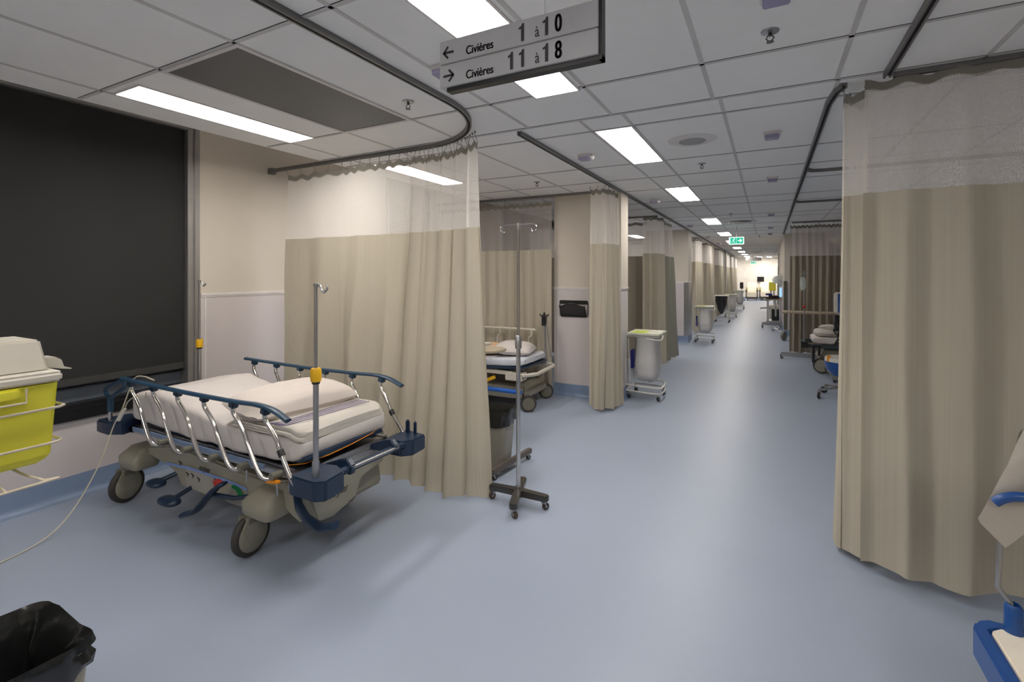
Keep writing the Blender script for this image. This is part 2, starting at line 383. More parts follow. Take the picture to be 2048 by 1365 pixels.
# right side
pier(.40, 14.9, 1.4, 21.4, 'wall_right')
struct('trim_4', MB().box((.385, 14.885, .17), (.47, 14.9, 1.48)).box((.385, 14.9, .17), (.4, 15.0, 1.48)), pbr('guard', (.12, .11, .08, 1), .5), smooth=False)
struct('wall_right', MB().box((XE, Y0, 0), (XE+.1, Y1, 3.2)), M_wallU, smooth=False)
struct('wall_right', MB().box((.62, 28.5, 0), (1.4, 33.4, CE)), M_wallU, smooth=False)
struct('wall_back', MB().box((XW-.3, Y1, 0), (XE+.2, Y1+.1, 3.2)), pbr('end_wall', (.86, .81, .73, 1), .7), smooth=False)
struct('wall_front', MB().box((XW-.3, Y0-.1, 0), (XE+.2, Y0, 3.2)), M_wallU, smooth=False)
cove((XW, Y1, 0), (XE, Y1, 0), (0, -1, 0)); cove((XE, Y0, 0), (XE, Y1, 0), (-1, 0, 0)); cove((XW, Y0, 0), (XE, Y0, 0), (0, 1, 0))
struct('trim_5', rail, M_rail, smooth=False); struct('baseboard_left', cov, M_cove)

# ---------------------------------------------------------------- ceiling fittings
def lamp(loc, label, group, L=1.2, W=.27):
    x, y = loc; t = thing('ceiling_light', label, 'ceiling light', (x, y, CE), group); z = CE-.004
    f = MB(); e = .012
    for a, b in (((x-W/2-e, y-L/2-e), (x+W/2+e, y-L/2)), ((x-W/2-e, y+L/2), (x+W/2+e, y+L/2+e)), ((x-W/2-e, y-L/2), (x-W/2, y+L/2)), ((x+W/2, y-L/2), (x+W/2+e, y+L/2))):
        f.box((a[0], a[1], z-.004), (b[0], b[1], CE))
    build('frame', f, M_rail, t, smooth=False)
    build('diffuser', MB().box((x-W/2, y-L/2, z-.001), (x+W/2, y+L/2, CE-.0005)), M_diff, t, smooth=False)
    return t
GC = 'recessed ceiling lights down the corridor'
L0 = lamp((-1.12, 2.09), 'bright recessed ceiling light partly hidden by the hanging sign', GC)
cl = [(-1.02, 4.14, 'large recessed ceiling light beside the round air diffuser'), (-1.01, 6.91, 'recessed ceiling light right after the one beside the round air diffuser'),
      (-1.01, 10.7, 'recessed ceiling light left of the slotted round air grille'), (-1.02, 14.2, 'recessed ceiling light just above and left of the green exit sign'),
      (-1.06, 17.7, 'small recessed ceiling light partly hidden by the green exit sign'), (-1.1, 21.9, 'nearest recessed ceiling light right beyond the green exit sign'),
      (-1.1, 25.8, 'second recessed ceiling light beyond the green exit sign'), (-1.1, 29.3, 'second last recessed ceiling light before the far end wall'), (-1.1, 32.6, 'farthest recessed ceiling light nearest the far end wall')]
for x, y, lb in cl: dup(L0, (x, y, CE), lb)
dup(L0, (-1.12, -.55, CE), 'recessed corridor ceiling light behind the viewpoint')
dup(L0, (1.6, -.5, CE), 'added ceiling fill light on the right behind the viewpoint')  # added fill, brightens the near right curtain, ceiling and floor
L1 = lamp((-3.33, 2.05), 'narrow bright ceiling light between window blind and dark perforated grille', 'ceiling lights beside the windows', 1.2, .27)
for y, lb in ((4.2, 'bright ceiling light seen through the net top of the large left curtain'), (10.6, 'ceiling light seen through the net of the taupe curtain'),
              (14.0, 'window side ceiling light beyond the second pier'), (17.2, 'window side ceiling light of the fifth bay'), (21.5, 'window side ceiling light beyond the third pier'), (27, 'window side ceiling light beyond the fourth pier'), (-1.4, 'window side ceiling light behind the viewpoint')):
    dup(L1, (-3.33, y, CE), lb)
dup(L0, (.1, 34.3, CE), 'added light over the far recliner brightening the end wall')  # this and the next three are extra lights added to brighten the end wall
dup(L0, (-2.2, 34.3, CE), 'added light in the far left corner brightening the end wall')
dup(L0, (1.6, 34.3, CE), 'added light in the far right corner brightening the end wall')
dup(L0, (-.45, 34.3, CE), 'added light between the others brightening the end wall')
dup(L0, (2.4, 18, CE), 'added unseen light behind the far right wall')  # added out of view to lighten the stretch beside the far right wall

def grille():
    m = bpy.data.materials.new('perforated_metal'); m.use_nodes = True; N = m.node_tree.nodes; L = m.node_tree.links; b = N['Principled BSDF']
    tc = N.new('ShaderNodeTexCoord'); sp = N.new('ShaderNodeSeparateXYZ'); L.new(tc.outputs['Object'], sp.inputs[0])
    def mt(op, a, q):
        n = N.new('ShaderNodeMath'); n.operation = op; L.new(a, n.inputs[0])
        if isinstance(q, float): n.inputs[1].default_value = q
        else: L.new(q, n.inputs[1])
        return n.outputs[0]
    c = [mt('COSINE', mt('MULTIPLY', sp.outputs[i], 2*PI/.012), 0.) for i in (0, 1)]
    h = mt('GREATER_THAN', mt('MULTIPLY', c[0], c[1]), .12); mx = N.new('ShaderNodeMixRGB'); L.new(h, mx.inputs[0])
    mx.inputs[1].default_value = (.20, .20, .20, 1); mx.inputs[2].default_value = (.008, .008, .008, 1); L.new(mx.outputs[0], b.inputs['Base Color']); b.inputs['Roughness'].default_value = .5
    t = thing('air_grille', 'large dark perforated air grille in the ceiling beside the narrow light', 'vent', (-2.53, 2.04, CE))
    build('perforated_panel', MB().box((-2.84, 1.42, CE-.006), (-2.23, 2.64, CE)), m, t, smooth=False)
    f = MB()
    for a, q in (((-2.865, 1.395), (-2.84, 2.665)), ((-2.23, 1.395), (-2.205, 2.665)), ((-2.84, 1.395), (-2.23, 1.42)), ((-2.84, 2.64), (-2.23, 2.665))): f.box((*a, CE-.01), (*q, CE))
    build('frame', f, M_rail, t, smooth=False)
grille()
def sprinkler(loc, label, first=[None]):
    if first[0]: return dup(first[0], loc, label)
    x, y, z = loc; t = thing('fire_sprinkler', label, 'sprinkler', loc, 'sprinkler heads in the ceiling'); first[0] = t
    build('escutcheon', MB().lathe([(.001, 0), (.038, 0), (.036, -.006), (.018, -.010), (.001, -.010)], loc, seg=20), M_steel, t)
    h = MB().cyl((x, y, z-.008), (x, y, z-.022), .008)
    for s in (-1, 1): h.tube([(x+s*.008, y, z-.02), (x+s*.016, y, z-.032), (x+s*.003, y, z-.048)], .0028, 6)
    h.lathe([(.001, 0), (.016, 0), (.016, -.002), (.001, -.002)], (x, y, z-.048), seg=12); build('head', h, M_blackmet, t)
for (x, y), lb in (((-2.0, 2.38), 'fire sprinkler head beside the dark perforated grille'), ((.01, 2.45), 'large fire sprinkler head near the top right curtain track'), ((-.57, 5.06), 'fire sprinkler head just behind the round air diffuser'),
                   ((-2.4, 5.16), 'fire sprinkler head in the second bay above the tall wheeled drip stand'), ((-.58, 9.45), 'small fire sprinkler head in front of the slotted round air grille'), ((-.2, 15.1), 'tiny fire sprinkler head on the pale ceiling near the exit sign')):
    sprinkler((x, y, CE), lb)
def call_light(loc, label, lens=False, rz=0, cache={}):
    if lens in cache: return dup(cache[lens], loc, label, rz)
    x, y, z = loc; t = thing('call_light', label, 'call light', loc, 'small box lights on the ceiling'); cache[lens] = t
    build('housing', MB().prism([(x-.06, z), (x+.06, z), (x+.055, z-.03), (x-.055, z-.03)], y-.05, y+.05, 'xz'), M_rail, t, bevel=.003)
    build('lens', MB().box((x-.048, y-.056, z-.052), (x+.048, y+.04, z-.022)), M_lav, t, bevel=.005)
    if lens:
        build('spotlight', MB().lathe([(.001, 0), (.016, .004), (.020, .012), (.020, .035), (.001, .035)], (x+.07, y-.035, z-.032), (0, 1, 0), 16), M_rail, t)
    return t
R6 = ['cut by the top edge of the photo', 'right of the round air diffuser', 'second back on the right of the corridor', 'third back on the right of the corridor', 'fourth back on the right of the corridor', 'farthest small one on the right of the corridor']
for (x, y), lb in zip(((.03, 2.1), (.03, 4.21), (.05, 6.16), (.06, 9.79), (.06, 12.5), (.06, 14.4)), R6): call_light((x, y, CE), 'call light on the ceiling '+lb)
call_light((-1.50, 2.08, CE), 'call light peeking out behind the left end of the hanging sign')
for (x, y), lb in zip(((-1.47, 4.2), (-1.47, 7.2), (-1.5, 11.2), (-1.5, 15.0-.2), (-1.5, 18.1)), ('nearest one beside the left curtain track', 'above the curtain on the first pier', 'above the second pier', 'fourth back along the left curtain track', 'farthest along the left curtain track')):
    call_light((x, y, CE), 'call light with small white spot '+lb, True)
t = thing('air_diffuser', 'round flush air diffuser in the ceiling beside the second corridor light', 'vent', (-.54, 4.14, CE))
build('ring', MB().lathe([(.11, -.012), (.16, -.010), (.19, 0), (.11, 0)], (-.54, 4.14, CE), seg=36), M_rail, t)
build('disc', MB().lathe([(.001, -.016), (.10, -.016), (.108, -.008), (.001, -.004)], (-.54, 4.14, CE), seg=36), pbr('disc_grey', (.38, .37, .36, 1), .6), t)
def round_grille(x, y, lb):
    t = thing('round_air_grille', lb, 'vent', (x, y, CE))
    build('rings', MB().lathe([(.05, 0), (.05, -.03), (.12, -.05), (.13, -.04), (.10, -.012), (.14, -.012), (.21, -.035), (.22, -.026), (.18, -.006), (.24, -.006), (.30, -.014), (.31, 0)], (x, y, CE), seg=36), M_rail, t)
    build('core', MB().lathe([(.001, -.002), (.29, -.002), (.29, 0), (.001, 0)], (x, y, CE), seg=30), M_dark, t)
round_grille(-.5, 11.0, 'slotted round air grille in the ceiling before the exit sign'); round_grille(-.45, 26.2, 'far slotted round air grille near the end of the corridor')

# hanging direction sign
t = thing('hanging_sign', 'grey two row hanging sign with arrows and stretcher numbers', 'sign', (-.77, 1.45, 2.34))
sx0, sx1, sy = -1.07, -.465, 1.45
build('panel', MB().box((sx0, sy, 2.432), (sx1, sy+.042, 2.517)).box((sx0, sy, 2.347), (sx1, sy+.042, 2.426)).box((sx0+.004, sy+.007, 2.42), (sx1-.004, sy+.038, 2.436)), M_sign, t, bevel=.0015)
build('dark_frame', MB().box((sx0+.025, sy+.010, 2.332), (sx1+.010, sy+.042, 2.347)).box((sx1, sy+.007, 2.332), (sx1+.010, sy+.042, 2.53)), M_black, t)
for x in (-.655, -.49): build('hanger', MB().cyl((x, sy+.02, 2.51), (x, sy+.02, CE), .0012, seg=6), M_alu, t)
R_, U_ = (1, 0, 0), (0, 0, 1)
def one(m, x, z, h):
    """condensed bold figure one with its flag"""
    y = sy-.001; a = .19*h
    m.add([(x, y, z), (x+a, y, z), (x+a, y, z+h), (x+a*.35, y, z+h), (x+a*.1, y, z+h*.88), (x-a*.75, y, z+h*.80), (x-a*.75, y, z+h*.69), (x, y, z+h*.71)], [(0, 1, 2, 3, 4, 7), (4, 5, 6, 7)])
def line(z, one_x, word2, x10, last):
    for st_, size, x, sx, bo in (('Civières', .043, -.955, .80, .0014), ('à', .052, -.682, .78, .0008), (last, .081, x10+.033, .60, .0042)):
        m = MB()
        for k in ((0, .0008, .0016) if bo > .001 else (0,)):
            q = text(st_, size, (x+k*(2.6 if st_ == last else 1), sy-.001, z), R_, U_, sx, .0, .0006); m.add(q.v, q.f)
        build('lettering', m, M_signtxt, t, smooth=False)
    for x in one_x+[x10]: m = MB(); one(m, x, z-.003, .060); build('figure', m, M_signtxt, t, smooth=False)
line(2.447, [-.733], '', -.645, '0'); line(2.360, [-.775, -.733], '', -.645, '8')
for z, d in ((2.471, -1), (2.386, 1)):
    cx = -1.03; ar = MB()
    for a, b in (((cx-d*.021, z), (cx+d*.019, z)), ((cx+d*.021, z), (cx+d*.003, z+.020)), ((cx+d*.021, z), (cx+d*.003, z-.020))):
        p, q = V(a[0], sy-.001, a[1]), V(b[0], sy-.001, b[1]); e = (q-p).normalized(); n = V(-e.z, 0, e.x)*.0042
        ar.add([p+n-e*.002, p-n-e*.002, q-n+e*.002, q+n+e*.002], [(0, 1, 2, 3)])
    build('direction_arrow', ar, M_signtxt, t, smooth=False)
# exit signs
def exit_sign(x, y, z, w, h, lb):
    t = thing('exit_sign', lb, 'exit sign', (x, y, z))
    build('housing', MB().box((x-w/2, y, z), (x+w/2, y+.05, z+h)), M_exitw, t)
    build('green_panel', MB().box((x-w/2+.02, y-.003, z+.018), (x-.042 if 0 else x+w/2-.02, y, z+h-.018)), M_green, t, smooth=False)
    a = MB(); cy = z+h/2; ax = x+w*.24
    a.box((ax-.045, y-.006, cy-.010), (ax+.02, y-.003, cy+.010)); a.add([(ax+.045, y-.006, cy), (ax+.005, y-.006, cy+.04), (ax-.010, y-.006, cy+.034), (ax+.018, y-.006, cy), (ax-.010, y-.006, cy-.034), (ax+.005, y-.006, cy-.04)], [(0, 1, 2, 3), (0, 3, 4, 5)])
    rx = x-w*.18; a.box((rx-.075, y-.006, cy-.05), (rx-.068, y-.003, cy+.05)); a.box((x-.004, y-.006, z+.02), (x+.0, y-.003, z+h-.02))
    mm = MB().lathe([(.001, 0), (.012, 0), (.012, .003), (.001, .003)], (rx+.01, y-.006, cy+.042), (0, 1, 0), 12); a.add(mm.v, mm.f)
    for p, q, r in (((rx, cy+.025), (rx-.01, cy-.008), .011), ((rx-.01, cy-.008), (rx+.02, cy-.03), .008), ((rx+.02, cy-.03), (rx+.01, cy-.055), .007), ((rx-.01, cy-.008), (rx-.025, cy-.03), .008), ((rx-.025, cy-.03), (rx-.05, cy-.035), .006), ((rx, cy+.02), (rx+.03, cy+.012), .005), ((rx, cy+.02), (rx-.03, cy+.0), .005)):
        a.tube([(p[0], y-.005, p[1]), (q[0], y-.005, q[1])], r, 6, flat=.2)
    build('pictogram', a, M_exitw, t, smooth=False)
    build('stem', MB().cyl((x, y+.025, z+h), (x, y+.025, CE), .012), M_rail, t)
exit_sign(-.62, 12.0, 2.335, .31, .17, 'green running man exit sign with right arrow over the corridor')
exit_sign(-.72, 31.0, 2.26, .30, .15, 'tiny far green exit sign near the end wall')
t = thing('hanging_sign', 'small far grey hanging sign near the end wall', 'sign', (-.72, 30.2, 2.42))
build('panel', MB().box((-1.1, 30.2, 2.42), (-.3, 30.25, 2.62)), M_alu, t); build('hanger', MB().box((-.72, 30.22, 2.62), (-.7, 30.24, CE)), M_alu, t)

# ---------------------------------------------------------------- curtain tracks
def track(pts, label, z=CE-.005, end=None):
    t = thing('curtain_track', label, 'curtain track', tuple(pts[0])+(z,)); P = [V(p[0], p[1], z) for p in pts]
    def strip(off, w, h, zz):
        m = MB(); n = len(P); vs = []
        for i in range(n):
            T = (P[min(i+1, n-1)]-P[max(i-1, 0)]).normalized(); N_ = V(-T.y, T.x, 0)
            for a, b in ((off-w/2, 0), (off+w/2, 0), (off+w/2, -h), (off-w/2, -h)): vs.append(P[i]+N_*a+V(0, 0, zz+b))
        fs = [(i*4+k, i*4+(k+1) % 4, i*4+4+(k+1) % 4, i*4+4+k) for i in range(n-1) for k in range(4)]+[(0, 1, 2, 3), tuple((n-1)*4+k for k in (3, 2, 1, 0))]
        return m.add(vs, fs)
    a = strip(0, .036, .014, 0.005); b = strip(-.0125, .010, .016, -.009); c = strip(.0125, .010, .016, -.009)
    a.add(b.v, b.f); a.add(c.v, c.f); build('rail', a, M_track, t, smooth=False)
    build('slot', strip(0, .014, .004, -.008), M_dark, t, smooth=False)
    if end: build('wall_bracket', end, M_track, t, bevel=.003)
    return t
def arc(cx, cy, r, a0, a1, n=14): return [(cx+r*math.cos(a0+(a1-a0)*i/n), cy+r*math.sin(a0+(a1-a0)*i/n)) for i in range(n+1)]
left_path = [(-1.75, -1.0), (-1.75, 2.35)]+arc(-2.55, 2.46, .80, 0, PI/2, 18)+[(-2.9, 3.265), (XW+.02, 3.265)]
track(left_path, 'curved ceiling curtain track round the near left bay', CE-.005, MB().box((XW, 3.235, CE-.05), (XW+.06, 3.295, CE+.01)))
track([(-1.67, 3.27), (-1.69, 10), (-1.72, 22), (-1.72, 33)], 'long straight ceiling curtain track down the left of the corridor')
track([(.57, -1), (.57, 3.25)], 'straight ceiling curtain track above the near right curtain running towards the viewer')
track([(.385, 3.31), (.36, 3.38), (.34, 3.6), (.355, 9), (.38, 14.8)], 'long ceiling curtain track down the right of the corridor')
for y, lb in ((5.9, 'nearer'), (8.35, 'farther')): track([(.36, y-.12), (.40, y-.03), (.5, y), (3.5, y)], 'ceiling cross track on the right behind the net curtain, the %s one' % lb)
track([(.60, 3.26), (3.5, 3.26)], 'ceiling cross track carrying the near right curtain')
track([(.45, 11.6), (3.5, 11.6)], 'ceiling cross track carrying the dark far right curtain')
for y, lb in ((6.08, 'second'), (9.15, 'third'), (15.2, 'fifth')): track([(-1.80, y), (XW+.05, y)], 'ceiling cross track at the back of the %s left bay' % lb)

# ---------------------------------------------------------------- curtains
def poly(pts):
    P = [V(*p, 0) for p in pts]; L = [0]
    for a, b in zip(P, P[1:]): L.append(L[-1]+(b-a).length)
    def f(t):
        s = t*L[-1]
        for i in range(len(P)-1):
            if s <= L[i+1] or i == len(P)-2:
                k = (s-L[i])/max(1e-9, L[i+1]-L[i]); return P[i].lerp(P[i+1], k)
    return f, L[-1]
def interp(pts, t):
    for (a, b), (c, d) in zip(pts, pts[1:]):
        if t <= c: return b+(d-b)*(t-a)/max(1e-9, c-a)
    return pts[-1][1]
def curtain(label, top, bot=None, zt=2.66, zs=2.02, zb=.04, nf=6, warp=None, aT=.02, aB=.05, seed=1, n=None, group='privacy curtains', cat='curtain', mat=None, net=None, hooks=0, header=True, full=1.5, ampf=None, hemw=.012, twist=.5):
    bot = bot or top; ft, L = poly(top); fb, _ = poly(bot); n = n or int(nf*14+20); warp = warp or [(0, 0), (1, 1)]; mat = mat or M_cloth; net = net or M_net
    c = ft(.5); t = thing('privacy_curtain', label, cat, (c.x, c.y, zb), group); nh = max(hooks, int(nf*1.6), 4)
    def pt(s, z):
        h = max(0, (zt-z)/(zt-zb)); a = ft(max(0, s-.01)); b = ft(min(1, s+.01)); T = (b-a).normalized() if (b-a).length > 1e-6 else V(1, 0, 0); N_ = V(-T.y, T.x, 0)
        base = ft(s).lerp(fb(s), h**1.3); ph = 2*PI*nf*interp(warp, s)+twist*noise.noise(V(s*5, z*.8, seed*3.1))*2
        am = (aT+(aB-aT)*h**.7)*(.75+.9*noise.noise(V(s*7+seed, z*.35, 4.2)))*(ampf(s) if ampf else 1)
        off = am*(math.sin(ph)+.16*math.sin(2*ph+seed)+.7*noise.noise(V(s*nf*1.3, z*.4, seed)))
        tan = am*.35*math.sin(2*ph)
        p = base+N_*off+T*tan
        dr = (.022+.014*noise.noise(V(s*13, seed, 0)))*(.5-.5*math.cos(2*PI*interp(warp, s)*(nh-1)))*max(0, 1-(zt-z)/.35)
        wz = hemw*math.sin(ph*.5+seed)*max(0, (h-.9)/.1)
        return V(p.x, p.y, z-dr+wz)
    def sheet(name, z0, z1, rows, m_, bulge=0):
        mb = MB(); uv = []
        for j in range(rows+1):
            z = z0+(z1-z0)*j/rows
            for i in range(n+1):
                mb.v.append(pt(i/n, z)); uv.append((i/n*L*full+seed*.37, z))
        for j in range(rows):
            for i in range(n): a = j*(n+1)+i; mb.f.append((a, a+1, a+n+2, a+n+1))
        return build(name, mb, m_, t, uvs=uv)
    sheet('fabric_panel', zs, zb, 22, mat)
    sheet('net_panel', zt-.045 if header else zt, zs, 8, net)
    if header: sheet('header_band', zt, zt-.055, 2, M_head)
    if hooks:
        for k in range(hooks):
            s = (k+.0)/(hooks-1) if hooks > 1 else 0; s = interp([(0, 0)]+[(b, a) for a, b in warp[1:-1]]+[(1, 1)], s) if len(warp) > 2 else s
            p = pt(min(.998, s), zt); q = ft(s); h = MB().tube([(q.x, q.y, CE-.03), (q.x, q.y, zt+.03), (q.x*.5+p.x*.5, q.y*.5+p.y*.5, zt+.01), (p.x, p.y, zt-.012), (p.x+.004, p.y, zt-.03)], .0025, 5)
            h.lathe([(.002, -.006), (.008, -.006), (.008, .006), (.002, .006)], (q.x, q.y, CE-.035), seg=8); build('hook', h, M_steel, t)
    return t
# large left curtain
curtain('large beige curtain with net top hanging behind the stretcher', [(-4.30, 3.26), (-2.75, 3.265), (-2.35, 3.235), (-2.08, 3.15), (-1.915, 3.03)],
        [(-4.32, 3.20), (-3.3, 3.13), (-2.8, 3.06), (-2.5, 2.99), (-2.2, 2.93), (-1.82, 3.05)], zt=2.665, zs=2.015, zb=.012, nf=8.4,
        warp=[(0, 0), (.30, .13), (.62, .36), (1, 1)], aT=.018, aB=.058, seed=2.3, n=420, hooks=30, full=1.6, hemw=.006, ampf=lambda s: 1.15)
# curtain at the back of bay two
curtain('beige curtain with dim net top behind the second bay bed', [(-4.5, 6.09), (-2.61, 6.09)], zt=2.66, zs=2.0, zb=.06, nf=12, aT=.01, aB=.03, seed=5, net=M_netd, full=1.4, hooks=14)
# corridor side bunches on the left
curtain('gathered beige curtain hanging in front of the first pier', [(-1.90, 5.62), (-1.72, 5.60), (-1.67, 5.80), (-1.67, 5.98)], [(-1.95, 5.72), (-1.78, 5.62), (-1.66, 5.75), (-1.64, 6.03)], zt=2.69, zs=2.03, zb=.03, nf=5, aT=.015, aB=.035, seed=7.7, hooks=7)
curtain('gathered beige curtain just behind the first linen hamper', [(-1.95, 8.62), (-1.72, 8.72), (-1.69, 9.15)], [(-1.95, 8.62), (-1.74, 8.65), (-1.66, 9.1)], zt=2.68, zs=2.03, zb=.05, nf=5, aT=.025, aB=.045, seed=9.1)
curtain('flared beige curtain in painted grey shade right of the gathered one, before the second pier', [(-1.70, 9.3), (-1.69, 9.95)], [(-1.66, 9.15), (-1.56, 10.05)], zt=2.66, zs=2.0, zb=.06, nf=3, aT=.02, aB=.05, seed=10, mat=M_clothg, net=M_netd)  # same cloth as its neighbour, its shade put into the colour
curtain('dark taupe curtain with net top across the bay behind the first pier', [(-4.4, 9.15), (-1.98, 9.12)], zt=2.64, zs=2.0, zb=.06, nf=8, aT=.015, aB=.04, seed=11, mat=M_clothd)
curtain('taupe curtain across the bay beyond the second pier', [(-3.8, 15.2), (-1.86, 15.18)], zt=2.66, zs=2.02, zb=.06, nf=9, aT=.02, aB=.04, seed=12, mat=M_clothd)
spots = [(14.55, 15.15, 'gathered beige curtain above the second linen hamper'), (16.7, 17.8, 'gathered beige curtain just before the third pier'), (20.2, 21.4, 'beige curtain behind the black bag trolley'),
         (22.3, 23.9, 'beige curtain left of the far linen hampers'), (25.4, 27.0, 'narrow beige curtain far down the left side'), (28.2, 30.0, 'second last beige curtain on the left side'), (31.5, 33.4, 'last beige curtain before the far end wall on the left')]
for i, (a, b, lb) in enumerate(spots):
    curtain(lb, [(-1.92, a-.05), (-1.74, a), (-1.71, b)], [(-1.92, a), (-1.72, a), (-1.66, b+.05)], zt=2.67, zs=2.02, zb=.05, nf=5+i % 2, aT=.03, aB=.05, seed=20+i*1.7, n=70)
for i, y in enumerate((18.3, 21.6, 24.5, 27.3)):
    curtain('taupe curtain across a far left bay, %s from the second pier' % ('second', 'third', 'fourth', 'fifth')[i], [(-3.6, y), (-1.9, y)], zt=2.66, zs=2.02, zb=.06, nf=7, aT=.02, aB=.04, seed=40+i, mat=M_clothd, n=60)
# near right curtain: one sheet that turns the corner
curtain('large near curtain with wide net top filling the right edge', [(.475, 3.27), (.8, 3.25), (1.2, 3.25), (2.3, 3.25)], [(.455, 3.26), (.62, 3.19), (.85, 3.18), (1.1, 3.24), (1.5, 3.30), (2.3, 3.30)],
        zt=2.735, zs=2.11, zb=.075, nf=7.3, aT=.014, aB=.025, seed=31.4, n=260, full=1.25, hemw=.012, net=M_net)
curtain('narrow edge of curtain hanging left of the large near right curtain', [(.52, 3.50), (.40, 3.42), (.385, 3.34), (.49, 3.33)], [(.50, 3.62), (.385, 3.60), (.355, 3.45), (.47, 3.33)],
        zt=2.70, zs=2.11, zb=.05, nf=1.6, aT=.008, aB=.018, seed=33, n=70, hooks=4)
# right side farther down
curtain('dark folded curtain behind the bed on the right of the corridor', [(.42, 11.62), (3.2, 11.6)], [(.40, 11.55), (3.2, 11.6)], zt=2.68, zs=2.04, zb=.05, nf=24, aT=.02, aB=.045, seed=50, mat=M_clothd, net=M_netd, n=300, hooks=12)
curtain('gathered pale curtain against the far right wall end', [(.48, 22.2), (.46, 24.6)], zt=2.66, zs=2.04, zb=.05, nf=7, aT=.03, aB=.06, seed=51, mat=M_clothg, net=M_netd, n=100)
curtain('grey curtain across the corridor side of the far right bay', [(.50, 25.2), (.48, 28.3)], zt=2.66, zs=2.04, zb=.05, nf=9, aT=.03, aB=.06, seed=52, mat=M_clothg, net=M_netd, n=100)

# ---------------------------------------------------------------- the stretcher
def sheet_box(fn_top, fn_bot, x0, x1, y0, y1, r=.05, nx=60, ny=28, wr=.006, seed=0):
    """soft slab: rounded mattress between two height functions, with creases"""
    m = MB(); prof = []
    k = 7
    def loop(u):       # cross-section loop around (y, h) with rounded corners, starting bottom near
        pass
    npt = 44
    secs = []
    for i in range(nx+1):
        s = i/nx; x = x0+(x1-x0)*s; e = min(s, 1-s)*(x1-x0); rr = 1 if e > r else math.sqrt(max(0, 1-((r-e)/r)**2))
        zb, zt = fn_bot(x), fn_top(x); zc = (zb+zt)/2; hh = (zt-zb)/2*(.55+.45*rr); yc = (y0+y1)/2; hw = (y1-y0)/2-(r*.6)*(1-rr)
        row = []
        for k in range(npt):
            a = 2*PI*k/npt; ca, sa = math.cos(a), math.sin(a); ex = .22
            yy = yc+hw*math.copysign(abs(ca)**ex, ca); zz = zc+hh*math.copysign(abs(sa)**(ex*1.5), sa)
            p = V(x, yy, zz); nn = noise.noise(V(x*3.2+seed, yy*4, zz*4))*wr*2.2+noise.noise(V(x*9+yy*6+seed, zz*9-x*5, yy*7))*wr
            row.append(p+V(0, ca, sa)*nn)
        secs.append(row)
    vs = [p for r_ in secs for p in r_]; fs = [(i*npt+k, i*npt+(k+1) % npt, (i+1)*npt+(k+1) % npt, (i+1)*npt+k) for i in range(nx) for k in range(npt)]
    fs += [tuple(range(npt))[::-1], tuple(range(nx*npt, (nx+1)*npt))]
    return m.add(vs, fs)
def pillow_mb(c, rx, ry, rz, yaw, tilt=0, seed=1, pinch=.18, roll=0):
    m = MB(); n = 26
    def f(sgn):
        def g(u, v):
            a, b = u*2-1, v*2-1; e = (1-abs(a)**2.6)*(1-abs(b)**2.6); h = max(0, e)**.45
            px = 1-pinch*.35*(1-abs(b)**3)*0-pinch*(b*b)*.25*abs(a); py = 1-pinch*(a*a)*.25*abs(b)
            z = sgn*h*(1 if sgn > 0 else .65)+.06*noise.noise(V(a*2.2, b*2.2, seed+sgn))+.035*noise.noise(V(a*7, b*3, seed))
            edge = .05*noise.noise(V(a*3, b*3, seed*2))
            return V(a*rx*px*(1+edge*.3), b*ry*py*(1+edge*.3), z*rz)
        return g
    m.grid(f(1), n, n); m.grid(f(-1), n, n)
    R = Matrix.Rotation(yaw, 3, 'Z') @ Matrix.Rotation(tilt, 3, 'Y') @ Matrix.Rotation(roll, 3, 'X'); m.v = [R @ v+Vector(c) for v in m.v]; return m
ST = thing('hospital_stretcher', 'beige wheeled stretcher with navy side rails and white sheet near the window', 'stretcher', (-3.3, 2.15, 0))
def mtop(x): return interp([(-4.1, .80), (-3.75, .855), (-3.4, .80), (-3.1, .755), (-2.8, .735), (-2.2, .745)], x)
def mbot(x): return interp([(-4.1, .60), (-3.6, .57), (-2.6, .575), (-2.2, .61)], x)
mt = build('mattress', sheet_box(mtop, mbot, -4.10, -2.30, 1.80, 2.52, .07, 90, wr=.007), M_sheet, ST)
build('mattress_base', sheet_box(lambda x: mbot(x)+.035, lambda x: mbot(x)-.01, -4.06, -2.28, 1.835, 2.485, .06, 40, wr=0), M_navy, ST)
pip = MB().tube([(-2.40, 1.80, .585), (-2.31, 1.86, .59), (-2.275, 2.0, .60), (-2.27, 2.16, .61), (-2.275, 2.35, .625), (-2.32, 2.47, .63)], .003, 6); build('orange_piping', pip, M_orange, ST)
d = MB()
for y in (1.80, 2.50): d.box((-4.15, y-.02, .525), (-2.30, y+.02, .56))
d.box((-4.15, 1.80, .53), (-4.09, 2.5, .56)); d.box((-2.36, 1.80, .525), (-2.30, 2.5, .555)); d.box((-4.1, 1.85, .53), (-2.35, 2.45, .55))
for x in (-3.7, -3.2, -2.7): d.box((x-.02, 1.80, .51), (x+.02, 2.5, .53))
build('deck_frame', d, M_steel, ST, bevel=.004)
build('side_strip', MB().box((-4.0, 1.772, .545), (-2.55, 1.785, .57)), pbr('pale_blue_strip', (.16, .24, .38, 1), .4), ST)
